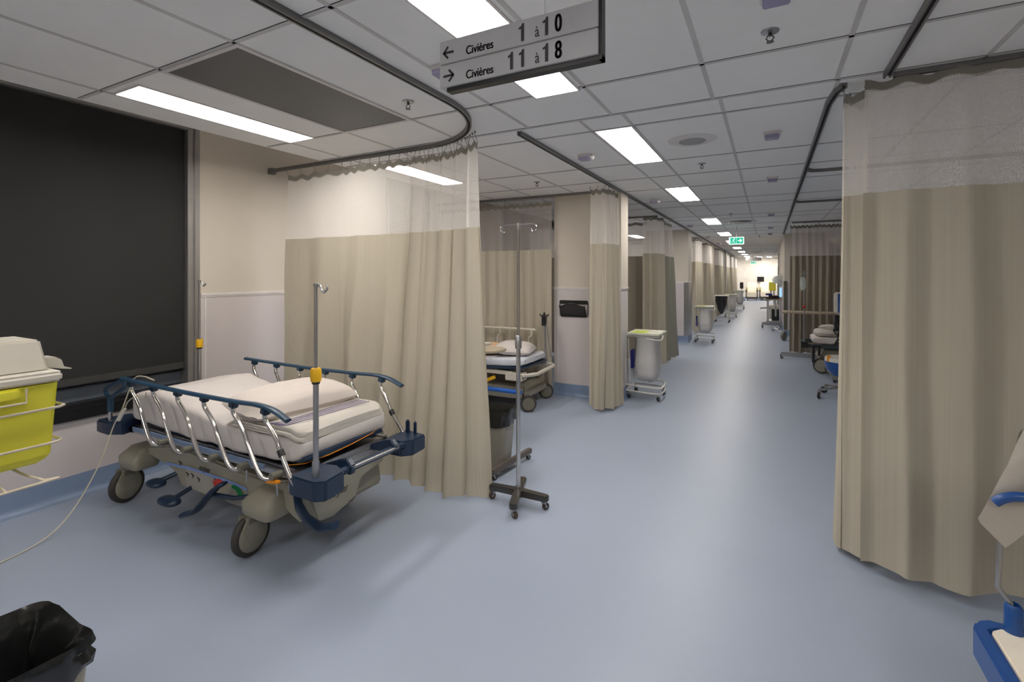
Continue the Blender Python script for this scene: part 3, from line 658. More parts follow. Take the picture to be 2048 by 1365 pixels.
# base shell
hull = [(-4.02, .35), (-3.98, .41), (-3.7, .465), (-3.45, .465), (-2.9, .435), (-2.6, .43), (-2.42, .475), (-2.33, .47), (-2.30, .26), (-2.35, .235), (-2.42, .26), (-2.50, .30), (-2.75, .30), (-2.83, .21), (-3.05, .20), (-3.07, .235), (-3.17, .235), (-3.2, .20), (-3.55, .205), (-3.6, .27), (-3.7, .31)]
build('base_shell', MB().prism(hull, 1.86, 2.47, 'xz'), M_beige, ST, bevel=.014)
build('head_cover', MB().prism([(1.87, .50), (2.42, .50), (2.44, .42), (2.24, .385), (2.19, .28), (2.02, .235), (1.90, .25), (1.85, .40)], -2.34, -2.25, 'yz'), M_beige, ST, bevel=.012)
build('undercarriage', MB().box((-3.95, 1.95, .40), (-2.5, 2.4, .48)).lathe([(.07, 0), (.07, .14), (.09, .145), (.09, .2)], (-3.7, 2.15, .35), seg=18).lathe([(.07, 0), (.07, .14), (.09, .145), (.09, .2)], (-2.75, 2.15, .35), seg=18), M_beigeD, ST)
def shoulder(x, y, s, d):
    """squared housing above a wheel that slopes back into the shell"""
    m = MB(); n = 28; R_ = []
    for hx, hy, z, k in ((.118, .085, .262, 0), (.126, .093, .275, 0), (.126, .093, .330, 0), (.115, .083, .35, .08), (.085, .065, .398, .45), (.07, .05, .404, .6)):
        ring = []
        for i in range(n):
            a = 2*PI*i/n; ex = .42; ring.append(V(x+math.copysign(abs(math.cos(a))**ex, math.cos(a))*hx+d*.05*k, y+math.copysign(abs(math.sin(a))**ex, math.sin(a))*hy+s*.06*k, z+.02*d*(math.cos(a))*(-.3)))
        R_.append(ring)
    for ring in R_: m.v += ring
    m.f += [(j*n+i, j*n+(i+1) % n, (j+1)*n+(i+1) % n, (j+1)*n+i) for j in range(5) for i in range(n)]+[tuple(range(n))[::-1], tuple(range(5*n, 6*n))]
    return m
for x, y, s, d in ((-2.60, 1.83, 1, 1), (-4.08, 1.85, 1, 1), (-2.66, 2.48, -1, 1), (-4.02, 2.48, -1, 1)): build('wheel_housing', shoulder(x, y, s, d), M_beige, ST)
def big_wheel(x, y, ang, r=.125):
    ax = V(math.cos(ang), math.sin(ang), 0); w = .022; T = V(-ax.y, ax.x, 0)
    o = build('wheel', MB().lathe([(r*.6, -w), (r*.9, -w), (r*.985, -w*.6), (r, 0), (r*.985, w*.6), (r*.9, w), (r*.6, w)], (x, y, r), ax, 40), M_rubber, ST)
    for s in (-1, 1): build('wheel_disc', MB().lathe([(.001, w*1.75), (r*.3, w*1.7), (r*.62, w*1.35), (r*.80, w*.95), (r*.84, w*.6), (r*.5, w*.3)], (x, y, r), ax*s, 36), M_beige, o)
    f = MB().prism([(-.055, .20), (.055, .20), (.05, .245), (-.05, .245)], -.045, .045, 'xz').rot(ang-PI/2).shift((x, y, 0)); f.tube([(x, y, .22), (x, y, .31)], .04, 14)
    build('wheel_fork', f, M_beigeD, o, bevel=.006)
    ft = MB().prism([(-.05, .18), (.06, .12), (.085, .19), (.05, .25), (-.05, .25)], .028, .040, 'xz').rot(ang-PI/2, (0, 0, 0)).shift((x, y, 0)); build('wheel_guard', ft, M_beige, o, bevel=.004)
big_wheel(-2.70, 1.80, math.radians(6)); big_wheel(-4.14, 1.80, math.radians(14)); big_wheel(-2.72, 2.50, -math.radians(72)); big_wheel(-4.1, 2.50, -math.radians(60))
# side rails
def side_rail(y, s):
    x0, x1 = -3.97, -2.24
    P = catmull([(x0, y, .935), (x0+.3, y, .93), (-3.2, y, .925), (-2.7, y, .93), (-2.5, y, .937), (-2.36, y, .925), (x1, y, .885)], 6)
    h = build('side_rail', MB().tube(P, .022, 12, flat=.55), M_navyr, ST)
    build('end_cap', MB().ell((x0+.01, y, .935), (.02, .023, .013)), M_navy, h)
    for k in range(6):
        xt = -3.85+k*.285; o = s
        pp = [(xt, y, .915), (xt-.008, y+o*.004, .865), (xt+.035, y+o*.012, .81), (xt+.075, y+o*.016, .755), (xt+.105, y+o*.016, .70), (xt+.20, y+o*.01, .575), (xt+.245, y+o*.02, .53), (xt+.285, y+o*.05, .525), (xt+.30, y+o*.07, .545)]
        b = build('rail_bar', MB().tube(catmull(pp, 5), .0125, 12), M_chrome, h)
        build('rail_clip', MB().obox((xt, y, .912), (.022, .020, .018), ry=.25), M_navy if s > 0 else M_navyr, b, bevel=.005)
        build('pivot', MB().cyl((xt+.30, y+o*.02, .545), (xt+.30, y+o*.085, .545), .02, seg=14), M_beigeD, b)
        if k == 5: build('lock_collar', MB().lathe([(.0135, -.018), (.018, -.018), (.018, .018), (.0135, .018)], (xt+.108, y+o*.016, .695), (.55, 0, -.8), 14), M_black, b)
side_rail(1.70, 1); side_rail(2.60, -1)
# head and foot bumpers, push bar, drip poles
hb = MB().prism([(-2.24, 1.70), (-2.05, 1.70), (-2.0, 1.74), (-2.02, 1.88), (-2.12, 1.93), (-2.24, 1.90)], .49, .595, 'xy'); build('corner_bumper', hb, M_navy, ST, bevel=.010)
hb = MB().prism([(-2.24, 2.42), (-2.10, 2.42), (-2.04, 2.48), (-2.05, 2.62), (-2.24, 2.64)], .475, .575, 'xy'); hb.box((-2.20, 2.58, .56), (-2.17, 2.61, .66)); hb.box((-2.13, 2.58, .56), (-2.11, 2.61, .66)); build('corner_bumper', hb, M_navy, ST, bevel=.010)
hb = MB().prism([(-4.30, 1.68), (-4.16, 1.68), (-4.05, 1.74), (-4.10, 1.90), (-4.26, 1.88)], .515, .61, 'xy'); build('corner_bumper', hb, M_navy, ST, bevel=.010)
hb = MB().prism([(-4.36, 2.40), (-4.20, 2.40), (-4.10, 2.48), (-4.2, 2.6), (-4.34, 2.58)], .515, .61, 'xy'); build('corner_bumper', hb, M_navy, ST, bevel=.010)
pb = build('push_bar', MB().tube([(-2.10, 1.88, .555), (-2.085, 2.0, .565), (-2.085, 2.35, .56), (-2.10, 2.46, .545)], .022, 12), M_navy, ST)
build('bar_sleeve', MB().tube([(-2.065, 1.98, .572), (-2.065, 2.36, .566)], .010, 10), M_steel, pb)
for y in (1.98, 2.34): build('bar_arm', MB().prism([(-2.27, .53), (-2.06, .535), (-2.055, .585), (-2.09, .62), (-2.14, .61), (-2.27, .56)], y-.02, y+.02, 'xz'), M_navy, pb, bevel=.006)
build('head_bracket', MB().box((-2.32, 1.76, .47), (-2.2, 1.85, .525)).box((-2.32, 2.46, .47), (-2.2, 2.55, .525)).box((-2.33, 1.85, .48), (-2.27, 2.47, .53)), M_steel, ST, bevel=.004)
build('foot_bracket', MB().box((-4.2, 1.78, .52), (-4.0, 1.84, .56)).box((-4.2, 2.44, .52), (-4.0, 2.50, .56)), M_steel, ST, bevel=.004)
# push handles folded up at the foot end
for y in (1.72,):
    hp = build('push_handle', MB().tube([(-4.19, y, .60), (-4.19, y, .70)], .014, 12), M_chrome, ST)
    build('handle_grip', MB().tube([(-4.19, y, .67), (-4.19, y, .77)], .019, 12).tube(catmull([(-4.19, y, .77), (-4.26, y, .81), (-4.20, y, .85), (-4.03, y, .905), (-3.98, y, .90), (-4.0, y, .86), (-4.10, y, .81)], 6, True), .013, 10), M_navyr, hp)
def drip_pole(x, y, z0, ztop, zc, side):
    p = build('drip_pole', MB().tube([(x, y, z0), (x, y, zc)], .0145, 14).tube([(x, y, zc), (x, y, ztop)], .0085, 12), M_steel, ST)
    build('pole_foot', MB().cyl((x, y, z0-.01), (x, y, z0+.09), .019), M_steel, p, bevel=.003)
    build('yellow_collar', MB().lathe([(.012, -.035), (.026, -.035), (.028, -.02), (.028, .025), (.024, .035), (.012, .035)], (x, y, zc), seg=20), M_yellow, p)
    build('collar_ring', MB().lathe([(.012, -.048), (.020, -.048), (.022, -.035), (.012, -.035)], (x, y, zc), seg=18), M_black, p)
    h = MB().lathe([(.001, -.01), (.012, -.01), (.012, .01), (.001, .012)], (x, y, ztop-.002), seg=14)
    h.tube(catmull([(x, y, ztop), (x+side*.03, y, ztop), (x+side*.045, y, ztop-.03), (x+side*.065, y, ztop-.04), (x+side*.085, y, ztop-.02), (x+side*.08, y, ztop+.0)], 5), .005, 8)
    h.tube(catmull([(x, y, ztop), (x, y+.02, ztop-.005), (x+side*.01, y+.035, ztop-.03), (x+side*.03, y+.04, ztop-.03)], 5), .004, 8)
    build('pole_hook', h, M_steel, p)
drip_pole(-2.105, 1.765, .585, 1.605, 1.13, 1); drip_pole(-4.30, 2.40, .60, 1.60, 1.07, 1)
# pedals and lever
pd = MB().tube(catmull([(-2.90, 1.77, .395), (-2.95, 1.76, .37), (-3.01, 1.75, .32), (-3.08, 1.74, .25), (-3.14, 1.73, .19), (-3.23, 1.71, .155)], 5), [.018]*2+[.034]*6+[.038]*8+[.040]*6+[.040]*4, 12, flat=.4)
pd.tube([(-2.80, 1.86, .30), (-2.86, 1.80, .30), (-3.02, 1.77, .30)], .014, 8)
build('foot_pedal', pd, M_navy, ST)
build('foot_pedal', MB().ell((-3.66, 1.76, .245), (.075, .05, .022), e=.8).tube([(-3.66, 1.78, .25), (-3.62, 1.87, .28)], .015, 8), M_navy, ST)
build('foot_pedal', MB().ell((-3.44, 1.73, .185), (.095, .05, .024), e=.8).tube([(-3.44, 1.76, .19), (-3.42, 1.87, .23)], .015, 8), M_navy, ST)
hp = MB(); hp.tube(catmull([(-2.36, 1.85, .40), (-2.29, 1.81, .37), (-2.21, 1.80, .325), (-2.11, 1.80, .31), (-2.00, 1.80, .345)], 6), [.022]*6+[.026]*6+[.030]*6+[.034]*7, 10, flat=.5); build('foot_pedal', hp, M_navy, ST)
build('release_lever', MB().obox((-2.41, 1.735, .515), (.05, .013, .008), 0, 0, -.15), M_orange, ST, bevel=.004)
build('lever_rod', MB().tube([(-2.40, 1.75, .515), (-2.40, 1.755, .43)], .005, 8).tube([(-2.68, 1.76, .52), (-2.68, 1.76, .45)], .004, 8), M_steel, ST)
# markings on the shell
yf = 1.853
def zs_(x): return interp([(-3.75, .335), (-3.4, .355), (-3.0, .352), (-2.78, .335)], x)
st = MB()
xs = [-3.72+i*.05 for i in range(19)]
for a, b in zip(xs, xs[1:]): st.add([(a, yf, zs_(a)-.009), (b, yf, zs_(b)-.009), (b, yf, zs_(b)+.009), (a, yf, zs_(a)+.009)], [(0, 1, 2, 3)])
build('blue_stripe', st, M_sblue, ST, smooth=False)
def arrow(cx, cz, r, a0, a1, mat, s):
    m = MB(); n = 10; P = []
    for i in range(n+1):
        a = a0+(a1-a0)*i/n; w = .008+.016*i/n
        P.append(((cx+math.cos(a)*(r-w), cz+math.sin(a)*(r-w)), (cx+math.cos(a)*(r+w), cz+math.sin(a)*(r+w))))
    for (p, q), (p2, q2) in zip(P, P[1:]): m.add([(p[0], yf-.001, p[1]), (q[0], yf-.001, q[1]), (q2[0], yf-.001, q2[1]), (p2[0], yf-.001, p2[1])], [(0, 1, 2, 3)])
    e = a1+(a1-a0)*.16; c = (cx+math.cos(e)*r, cz+math.sin(e)*r); p, q = P[-1]
    k = .5; pe = (p[0]+(p[0]-q[0])*k, p[1]+(p[1]-q[1])*k); qe = (q[0]+(q[0]-p[0])*k, q[1]+(q[1]-p[1])*k)
    m.add([(pe[0], yf-.001, pe[1]), (qe[0], yf-.001, qe[1]), (c[0], yf-.001, c[1]-.01)], [(0, 1, 2)]); build('curved_arrow', m, mat, ST, smooth=False)
arrow(-3.09, .275, .060, .9, 2.6, M_red, 1); arrow(-2.945, .262, .068, 2.0, .45, M_grn, -1)
tx = text('stryker', .05, (-3.32, yf-.002, .368), (1, 0, 0), (0, 0, 1), .8, .0006, .0005)
for x, z in ((-3.55, .375), (-3.46, .315), (-3.40, .318), (-3.33, .305)): build('pictogram', MB().obox((x, yf, z), (.018, .001, .004), ry=.3).obox((x+.004, yf, z-.010), (.004, .001, .012), ry=.2), M_dark, ST, smooth=False)
build('lettering', tx, M_dark, ST, smooth=False)
tx = text('stryker', .06, (-2.236, 1.97, .36), (0, 1, 0), (0, 0, 1), .8, .0006, .0005); build('lettering', tx, M_dark, ST, smooth=False)
build('label_plate', MB().add([(-3.48, yf+.0005, .22), (-3.16, yf+.0005, .22), (-3.16, yf+.0005, .345), (-3.48, yf+.0005, .37)], [(0, 1, 2, 3)]), pbr('label_grey', (.36, .34, .30, 1), .5), ST, smooth=False)
# bedding lying on it
o = build('folded_blanket', MB(), M_blanket, loc=(-2.6, 2.12, .745)) if 0 else None
bt = thing('folded_blanket', 'folded white blanket with purple stripes under the pillow on the stretcher', 'blanket', (-2.6, 2.15, .745))
fm = MB()
for k, (dx, z0, z1) in enumerate(((0, .742, .772), (.015, .768, .800))):
    q = sheet_box(lambda x, z1=z1: z1-.03*max(0, (x+2.36))/.08 if x > -2.36 else z1, lambda x, z0=z0: z0-(.05*max(0, (x+2.40))/.12 if x > -2.40 else 0), -2.90+dx, -2.30, 1.80+dx, 2.50-dx, .05, 30, wr=.006, seed=5+k); fm.add(q.v, q.f)
build('fold', fm, M_blanket, bt)
fl = MB()
for k in range(3): fl.tube([(-2.86+.015*k, 1.792, .752+.014*k), (-2.62, 1.786, .752+.014*k), (-2.50, 1.79, .752+.012*k)], .008, 8, flat=.8)
build('rolled_edge', fl, M_blanket, bt)
sp_ = MB()
for k in range(4):
    x = -2.50+k*.030; P = [V(x-.05, 1.802, .80), V(x, 1.84, .803), V(x+.02, 2.0, .806), V(x+.03, 2.2, .806), V(x+.04, 2.42, .805)]
    sp_.tube(catmull(P, 5), .0032, 6, flat=.7)
build('purple_stripe', sp_, M_purple, bt)
p = build('pillow', pillow_mb((-2.74, 2.12, .845), .225, .365, .105, -.10, .06, 3), M_pillow, loc=(-2.73, 2.13, .80)); tag(p, 'plump white pillow on the folded blanket of the near stretcher', 'pillow')
# pale cord from the rail down across the floor
P = catmull([(-3.60, 1.72, .955), (-3.72, 1.715, .97), (-3.80, 1.70, .955), (-3.86, 1.69, .86), (-3.90, 1.67, .74), (-3.97, 1.65, .62), (-3.98, 1.60, .45), (-3.99, 1.54, .30), (-3.99, 1.46, .16), (-3.98, 1.38, .07), (-3.96, 1.29, .02), (-3.92, 1.18, .006), (-3.89, 1.08, .006), (-3.84, .85, .006), (-3.7, .4, .006)], 8)
t = thing('cord', 'thin cream cord looped over the stretcher rail and trailing across the floor', 'cord', (-3.88, 1.1, 0)); build('cable', MB().tube(P, .0042, 7), M_cord, t)
build('connector', MB().tube([(-3.885, 1.68, .74), (-3.93, 1.66, .66)], [.009, .014], 10), M_frame, t)
build('side_branch', MB().tube(catmull([(-3.885, 1.68, .75), (-3.83, 1.675, .80), (-3.74, 1.68, .84), (-3.66, 1.69, .84), (-3.64, 1.69, .875)], 6), .0035, 7), M_cord, t)

# ---------------------------------------------------------------- wheeled drip stand
t = thing('drip_stand', 'tall wheeled drip stand with four armed black base beside the large left curtain', 'drip stand', (-1.59, 3.10, 0)); px, py = -1.59, 3.10
build('lower_pole', MB().cyl((px, py, .10), (px, py, 1.17), .0155, seg=18), M_chrome, t)
build('upper_pole', MB().cyl((px, py, 1.1), (px, py, 2.01), .011, seg=16), M_chrome, t)
build('pole_clamp', MB().lathe([(.016, -.045), (.024, -.045), (.024, .04), (.018, .05), (.012, .05)], (px, py, 1.17), seg=18), M_steel, t)
h = MB().cyl((px, py, 2.0), (px, py, 2.03), .014)
for s in (-1, 1):
    h.tube(catmull([(px, py, 2.02), (px+s*.08, py, 2.02), (px+s*.12, py, 2.018), (px+s*.145, py, 2.0), (px+s*.14, py, 1.97), (px+s*.115, py, 1.965), (px+s*.105, py, 1.985)], 6), .0045, 8)
build('hook_bar', h, M_chrome, t)
b = MB(); fk = MB(); wh = MB()
for k in range(4):
    a = math.radians(12+90*k)+(.0); a += (-.18, .10, -.18, .10)[k]; L_ = .20; dx, dy = math.cos(a), math.sin(a); n = V(-dy, dx, 0)
    prof = [(0, .036), (.06, .030), (L_, .030), (L_+.022, .028), (L_+.034, .016)]
    P = [V(px, py, 0)+V(dx, dy, 0)*r+n*w_ for r, w_ in prof]+[V(px, py, 0)+V(dx, dy, 0)*r-n*w_ for r, w_ in prof[::-1]]
    nn = len(P); top = [.105]*nn; bo = [.066]*nn
    b.add([p+V(0, 0, .066) for p in P]+[p+V(0, 0, .114-.008*(p-V(px, py, 0)).length/L_) for p in P], [tuple(range(nn))[::-1], tuple(range(nn, 2*nn))]+[(i, (i+1) % nn, nn+(i+1) % nn, nn+i) for i in range(nn)])
    caster(fk, wh, px+dx*L_, py+dy*L_, .026, a+.9, .07, .02)
build('cross_base', b, M_blackmet, t, bevel=.006); cast_build(wh, pbr('caster_brown', (.06, .035, .025, 1), .35), t)

# ---------------------------------------------------------------- sharps container on its wire bracket (near left)
t = thing('sharps_container', 'yellow sharps container with milky lid at the left edge', 'sharps container', (-1.60, .37, 1.14))
xs0, xs1, ya, yb = -1.72, -1.50, .20, .514
def taper(z, k): return [(xs0+k, ya+k), (xs1-k, ya+k), (xs1-k, yb-k), (xs0+k, yb-k)]
def loft(rings):
    m = MB(); n = len(rings[0][0])
    for P, z in rings: m.v += [V(p[0], p[1], z) for p in P]
    for j in range(len(rings)-1):
        for i in range(n): a = j*n+i; b_ = j*n+(i+1) % n; m.f.append((a, b_, b_+n, a+n))
    m.f.append(tuple(range(n))[::-1]); m.f.append(tuple(range((len(rings)-1)*n, len(rings)*n))); return m
build('tub', loft([(taper(0, .022), 1.212), (taper(0, .010), 1.232), (taper(0, .0), 1.41)]), M_sharps, t, bevel=.008)
build('lid', loft([(taper(0, -.005), 1.405), (taper(0, -.006), 1.425), (taper(0, 0), 1.432)]).add(*(lambda q: (q.v, q.f))(loft([([(xs0+.02, ya-.05), (xs1-.02, ya-.05), (xs1-.012, yb-.014), (xs0+.02, yb-.014)], 1.43), ([(xs0+.05, ya-.05), (xs1-.04, ya-.05), (xs1-.025, yb-.026), (xs0+.05, yb-.026)], 1.505)]))), M_lid, t, bevel=.005)
build('lid_flap', MB().prism([(.495, 1.458), (.525, 1.456), (.536, 1.448), (.541, 1.430), (.556, 1.424), (.556, 1.421), (.537, 1.425), (.52, 1.430), (.495, 1.434)], -1.60, -1.55, 'yz'), M_lid, t, bevel=.001)
build('lid_slider', MB().box((-1.66, .2, 1.505), (-1.56, .40, 1.512)), M_lid, t, bevel=.002)
build('tub_handle', MB().box((xs1-.004, .335, 1.375), (xs1+.010, .445, 1.402)), M_sharps, t, bevel=.005)
t = thing('wire_bracket', 'cream wire bracket wrapped round the yellow sharps container', 'bracket', (-1.6, .35, 1.15))
m = MB()
for z, e in ((1.345, .010), (1.262, .006)): m.tube([(xs1+e, -.02, z), (xs1+e, yb+e-.012, z), (xs1+e-.012, yb+e, z), (xs0, yb+e, z), (xs0, -.02, z)], .003, 8)
m.tube(catmull([(xs1+.012, -.02, 1.176), (xs1+.012, yb-.045, 1.176), (xs1-.0, yb-.03, 1.178), (xs1-.05, yb-.05, 1.19), (xs0, yb-.05, 1.193)], 6), .003, 8)
for y in (.22, .32, .42): m.tube([(xs1+.012, y, 1.176), (xs0, y, 1.196)], .0025, 6)
m.tube([(xs1+.014, .33, 1.40), (xs1+.014, .33, 1.368), (xs1+.014, .452, 1.368), (xs1+.014, .452, 1.40)], .0025, 8); m.tube([(xs1+.014, .39, 1.368), (xs1+.012, .39, 1.345)], .0025, 8)
m.tube([(xs0, .0, 1.10), (xs0, .0, 1.45)], .006, 8)
build('wires', m, M_wire, t)
t = thing('supply_cart', 'supply cart just outside the left edge', 'cart', (-1.75, -.3, 0))
build('body', MB().box((-2.1, -.6, .12), (-1.45, -.02, 1.05)), M_frame, t, bevel=.01); build('post', MB().box((-1.74, -.04, 1.0), (-1.46, -.012, 1.5)), M_frame, t, bevel=.004)
fk = MB(); wh = MB()
for x in (-2.02, -1.53):
    for y in (-.53, -.1): caster(fk, wh, x, y, .045, 1, .13)
cast_build(wh, M_rubber, t)

# ---------------------------------------------------------------- bins with black liners
def bin_(name, label, cx, cy, hx, hy, H, drop, seed, rz=0):
    t = thing(name, label, 'waste bin', (cx, cy, 0)); nn = 132
    def ring(kx, ky, z, wob=0, s=0, zw=0, e=.28, inner=False):
        P = []
        for i in range(nn):
            a = 2*PI*i/nn; x = math.copysign(abs(math.cos(a))**e, math.cos(a))*kx; y = math.copysign(abs(math.sin(a))**e, math.sin(a))*ky
            w_ = wob*(noise.noise(V(x*9+s, y*9, z*4))+1.1*(.35-abs(noise.noise(V(x*13+s, y*13, z*5+3))))*(1 if wob > .012 else .5)); w_ = -abs(w_)-.004 if inner else w_; k = 1+w_/max(kx, ky); P.append(V(cx+x*k, cy+y*k, z+zw*noise.noise(V(x*6, y*6, s+3))))
        return P
    def rings(R):
        m = MB()
        for P in R: m.v += P
        for j in range(len(R)-1):
            for i in range(nn): a = j*nn+i; b_ = j*nn+(i+1) % nn; m.f.append((a, b_, b_+nn, a+nn))
        return m
    b = rings([ring(hx*.78, hy*.78, 0), ring(hx*.8, hy*.8, .01), ring(hx, hy, H-.01)]); b.f.append(tuple(range(nn))[::-1]); b.rot(rz, (cx, cy, 0)); build('bin_body', b, M_bingrey, t)
    R = [ring(hx*1.01, hy*1.01, H-drop, .03, seed, .035), ring(hx*1.03, hy*1.03, H-drop*.6, .025, seed+1, .01), ring(hx*1.035, hy*1.035, H-drop*.3, .02, seed+2), ring(hx*1.04, hy*1.04, H-.01, .01, seed+3, .008), ring(hx*1.01, hy*1.01, H+.012, .01, seed+3, .012),
         ring(hx*.97, hy*.97, H-.012, .01, seed+5, 0, inner=True), ring(hx*.93, hy*.93, H-.05, .04, seed+5.5, .01, inner=True), ring(hx*.90, hy*.90, H-.11, .06, seed+6, .02, inner=True), ring(hx*.84, hy*.84, H-.22, .07, seed+7, .03, inner=True), ring(hx*.6, hy*.6, H-.33, .05, seed+8, .03, inner=True), ring(.02, .02, H-.37)]
    m = rings(R); m.f.append(tuple(range((len(R)-1)*nn, len(R)*nn))); m.rot(rz, (cx, cy, 0)); build('liner_bag', m, M_bag, t)
bin_('waste_bin', 'grey bin with shiny black liner in the bottom left corner', -2.095, .575, .195, .17, .495, .09, 2, 0)
bin_('waste_bin', 'grey bin with black liner half hidden behind the large left curtain', -2.12, 3.62, .19, .14, .50, .12, 9, .15)
# brown trolley base beside that bin
t = thing('table_base', 'brown metal floor bar of a rolling table beside the half hidden bin', 'table base', (-2.1, 3.6, 0))
build('floor_bar', MB().obox((-1.92, 3.62, .075), (.022, .30, .022), -.10), pbr('brown_bar', (.11, .09, .075, 1), .4), t, bevel=.005)
fk = MB(); wh = MB(); caster(fk, wh, -1.90, 3.88, .022, 1, .06); caster(fk, wh, -1.95, 3.36, .022, 1, .06); cast_build(wh, M_rubber, t)

# ---------------------------------------------------------------- wall file on the first pier
t = thing('wall_file', 'black mesh wall file pocket on the first pier', 'file holder', (-2.33, 6.19, 1.08)); y = 6.19
build('back_frame', MB().tube([(-2.53, y, 1.10), (-2.53, y, 1.29), (-2.52, y, 1.30), (-2.14, y, 1.30), (-2.13, y, 1.29), (-2.13, y, 1.10)], .006, 8, True).box((-2.53, y-.003, 1.255), (-2.13, y+.003, 1.30)), M_black, t)
build('pocket', MB().grid(lambda a, b_: V(-2.51+.36*a, y-.075*(b_)**.7-.002, 1.09+.16*b_-.02*b_*math.cos(a*2*PI)), 24, 8).add([(-2.51, y, 1.09), (-2.15, y, 1.09), (-2.15, y, 1.10), (-2.51, y, 1.10)], [(0, 1, 2, 3)]), pbr('mesh_black', (.045, .042, .042, 1), .5, .3), t)
build('rim_wire', MB().tube([V(-2.51+.36*i/24, y-.078, 1.25-.02*math.cos(i/24*2*PI)) for i in range(25)], .005, 8).tube([(-2.51, y-.002, 1.09), (-2.51, y-.075, 1.24)], .005, 6).tube([(-2.15, y-.002, 1.09), (-2.15, y-.075, 1.24)], .005, 6).tube([(-2.51, y-.004, 1.085), (-2.15, y-.004, 1.085)], .006, 6), M_black, t)

# ---------------------------------------------------------------- linen hampers
def hamper(loc, label, group='linen hampers along the corridor'):
    t = thing('linen_hamper', label, 'hamper', (0, 0, 0), group)
    W, D = .21, .26
    f = MB(); z = .84
    f.tube(catmull([(-W, -D+.03, .19), (-W-.012, -D+.03, .24), (-W-.012, -D+.03, .80), (-W+.03, -D+.03, z)], 4), .011, 8)
    f.tube(catmull([(-W, D-.06, .19), (-W-.012, D-.06, .24), (-W-.012, D-.06, .80), (-W+.03, D-.06, z)], 4), .011, 8)
    f.tube([(-W+.02, -D+.03, z), (W, -D+.03, z), (W, D-.06, z), (-W+.02, D-.06, z)], .009, 8, True)
    for zz, k in ((.19, 1.0), (.115, .98)): f.tube(catmull([(-W-.01, -D+.02, zz), (0, -D+.01, zz-.01), (W-.03, -D+.02, zz-.015), (W+.03, -D+.09, zz-.01), (W+.0, D-.12, zz), (0, D-.05, zz), (-W-.01, D-.05, zz)], 5), .011, 8)
    f.tube([(-W-.01, -D+.02, .115), (-W-.01, D-.05, .115)], .010, 8); f.tube([(-W+.05, -D+.04, .115), (-W+.02, -D+.03, .80)], .006, 6)
    f.tube([(-W-.012, -D+.03, .50), (-W-.012, D-.06, .50)], .007, 8)
    build('frame', f, M_frame, t)
    lid = MB().prism([(-W, -D), (W+.01, -D), (W+.02, -D+.02), (W+.02, D-.04), (W+.01, D-.02), (-W, D-.02)], z+.012, z+.042, 'xy'); build('lid', lid, M_lidh, t, bevel=.008)
    build('lid_handle', MB().tube(catmull([(W-.16, -D-.01, z-.02), (W-.05, -D-.02, z-.03), (W+.03, -D-.01, z-.03), (W+.045, -D+.06, z), (W+.03, -D+.09, z+.02)], 5), .007, 8), M_frame, t)
    build('bag', MB().grid(lambda u, v: (lambda a, k: V(.025+math.copysign(abs(math.cos(a))**.6, math.cos(a))*(W-.05)*k*(1+.05*noise.noise(V(math.cos(a)*2, math.sin(a)*2, v*4))), -.015+math.copysign(abs(math.sin(a))**.6, math.sin(a))*(D-.05)*k, z-.01-.62*v-.02*noise.noise(V(u*5, v*5, 1))))(2*PI*u, interp([(0, .98), (.15, .86), (.6, 1.0), (.85, .92), (.95, .7), (1, .15)], v)), 36, 18, True), M_film, t)
    build('linen', MB().ell((.02, 0, .40), (W-.05, D-.09, .17), e=.8, wob=.25, seed=4), pbr('soiled_linen', (.66, .63, .60, 1), .9, bump=.4, bscale=14), t)
    build('label_card', MB().box((-W+.05, -D+.04, z+.0425), (.03, -.02+.1, z+.044)), M_lime, t, smooth=False); build('paper_card', MB().box((.05, -D+.05, z+.0425), (W-.01, D-.08, z+.044)), M_paper, t, smooth=False)
    stp = MB()
    for k in range(3): stp.obox((.08+k*.035, -.05, z+.0445), (.002, .07, .0006), .5)
    stp.box((-.12, -.15, z+.0442), (.0, -.13, z+.045)); stp.box((-.12, -.08, z+.0442), (.0, -.06, z+.045)); build('label_marks', stp, M_grn, t, smooth=False)
    build('blue_pouch', MB().box((-W-.005, -.02, .36), (-W+.035, .12, .62)), M_blue, t, bevel=.01)
    fk = MB(); wh = MB()
    for x in (-W+.02, W-.02):
        for y in (-D+.04, D-.09): caster(fk, wh, x, y, .032, 1.2, .11, .022)
    cast_build(wh, M_black, t)
    t.location = loc; return t
H0 = hamper((-1.455, 6.66, 0), 'linen hamper with lime label on the lid at the first pier')
dup(H0, (-1.37, 12.75, 0), 'linen hamper with full clear bag beside the second pier', .0)
dup(H0, (-1.27, 20.6, 0), 'linen hamper right behind the trolley with the black bag', .1)
dup(H0, (-1.20, 25.6, 0), 'linen hamper farthest down the corridor on the left', .0)
t = thing('bag_trolley', 'white framed trolley with sagging black bag far down on the left', 'trolley', (-1.42, 18.3, 0))
f = MB()
for x, y in ((-1.62, 18.05), (-1.18, 18.05), (-1.62, 18.5), (-1.18, 18.5)): f.tube([(x, y, .06), (x, y, .92)], .014, 6)
f.tube([(-1.62, 18.05, .92), (-1.18, 18.05, .92), (-1.18, 18.5, .92), (-1.62, 18.5, .92)], .016, 6, True); build('frame', f, M_frame, t)
build('black_bag', MB().grid(lambda u, v: V(-1.42+math.cos(2*PI*u)*.19*(1-.75*v**2)*(1+.15*noise.noise(V(u*9, v*3, 2))), 18.27+math.sin(2*PI*u)*.2*(1-.75*v**2), .90-.62*v), 24, 10, True), M_bag, t)
fk = MB(); wh = MB()
for x in (-1.62, -1.18):
    for y in (18.05, 18.5): caster(fk, wh, x, y, .03, 1, .08)
cast_build(wh, M_black, t)

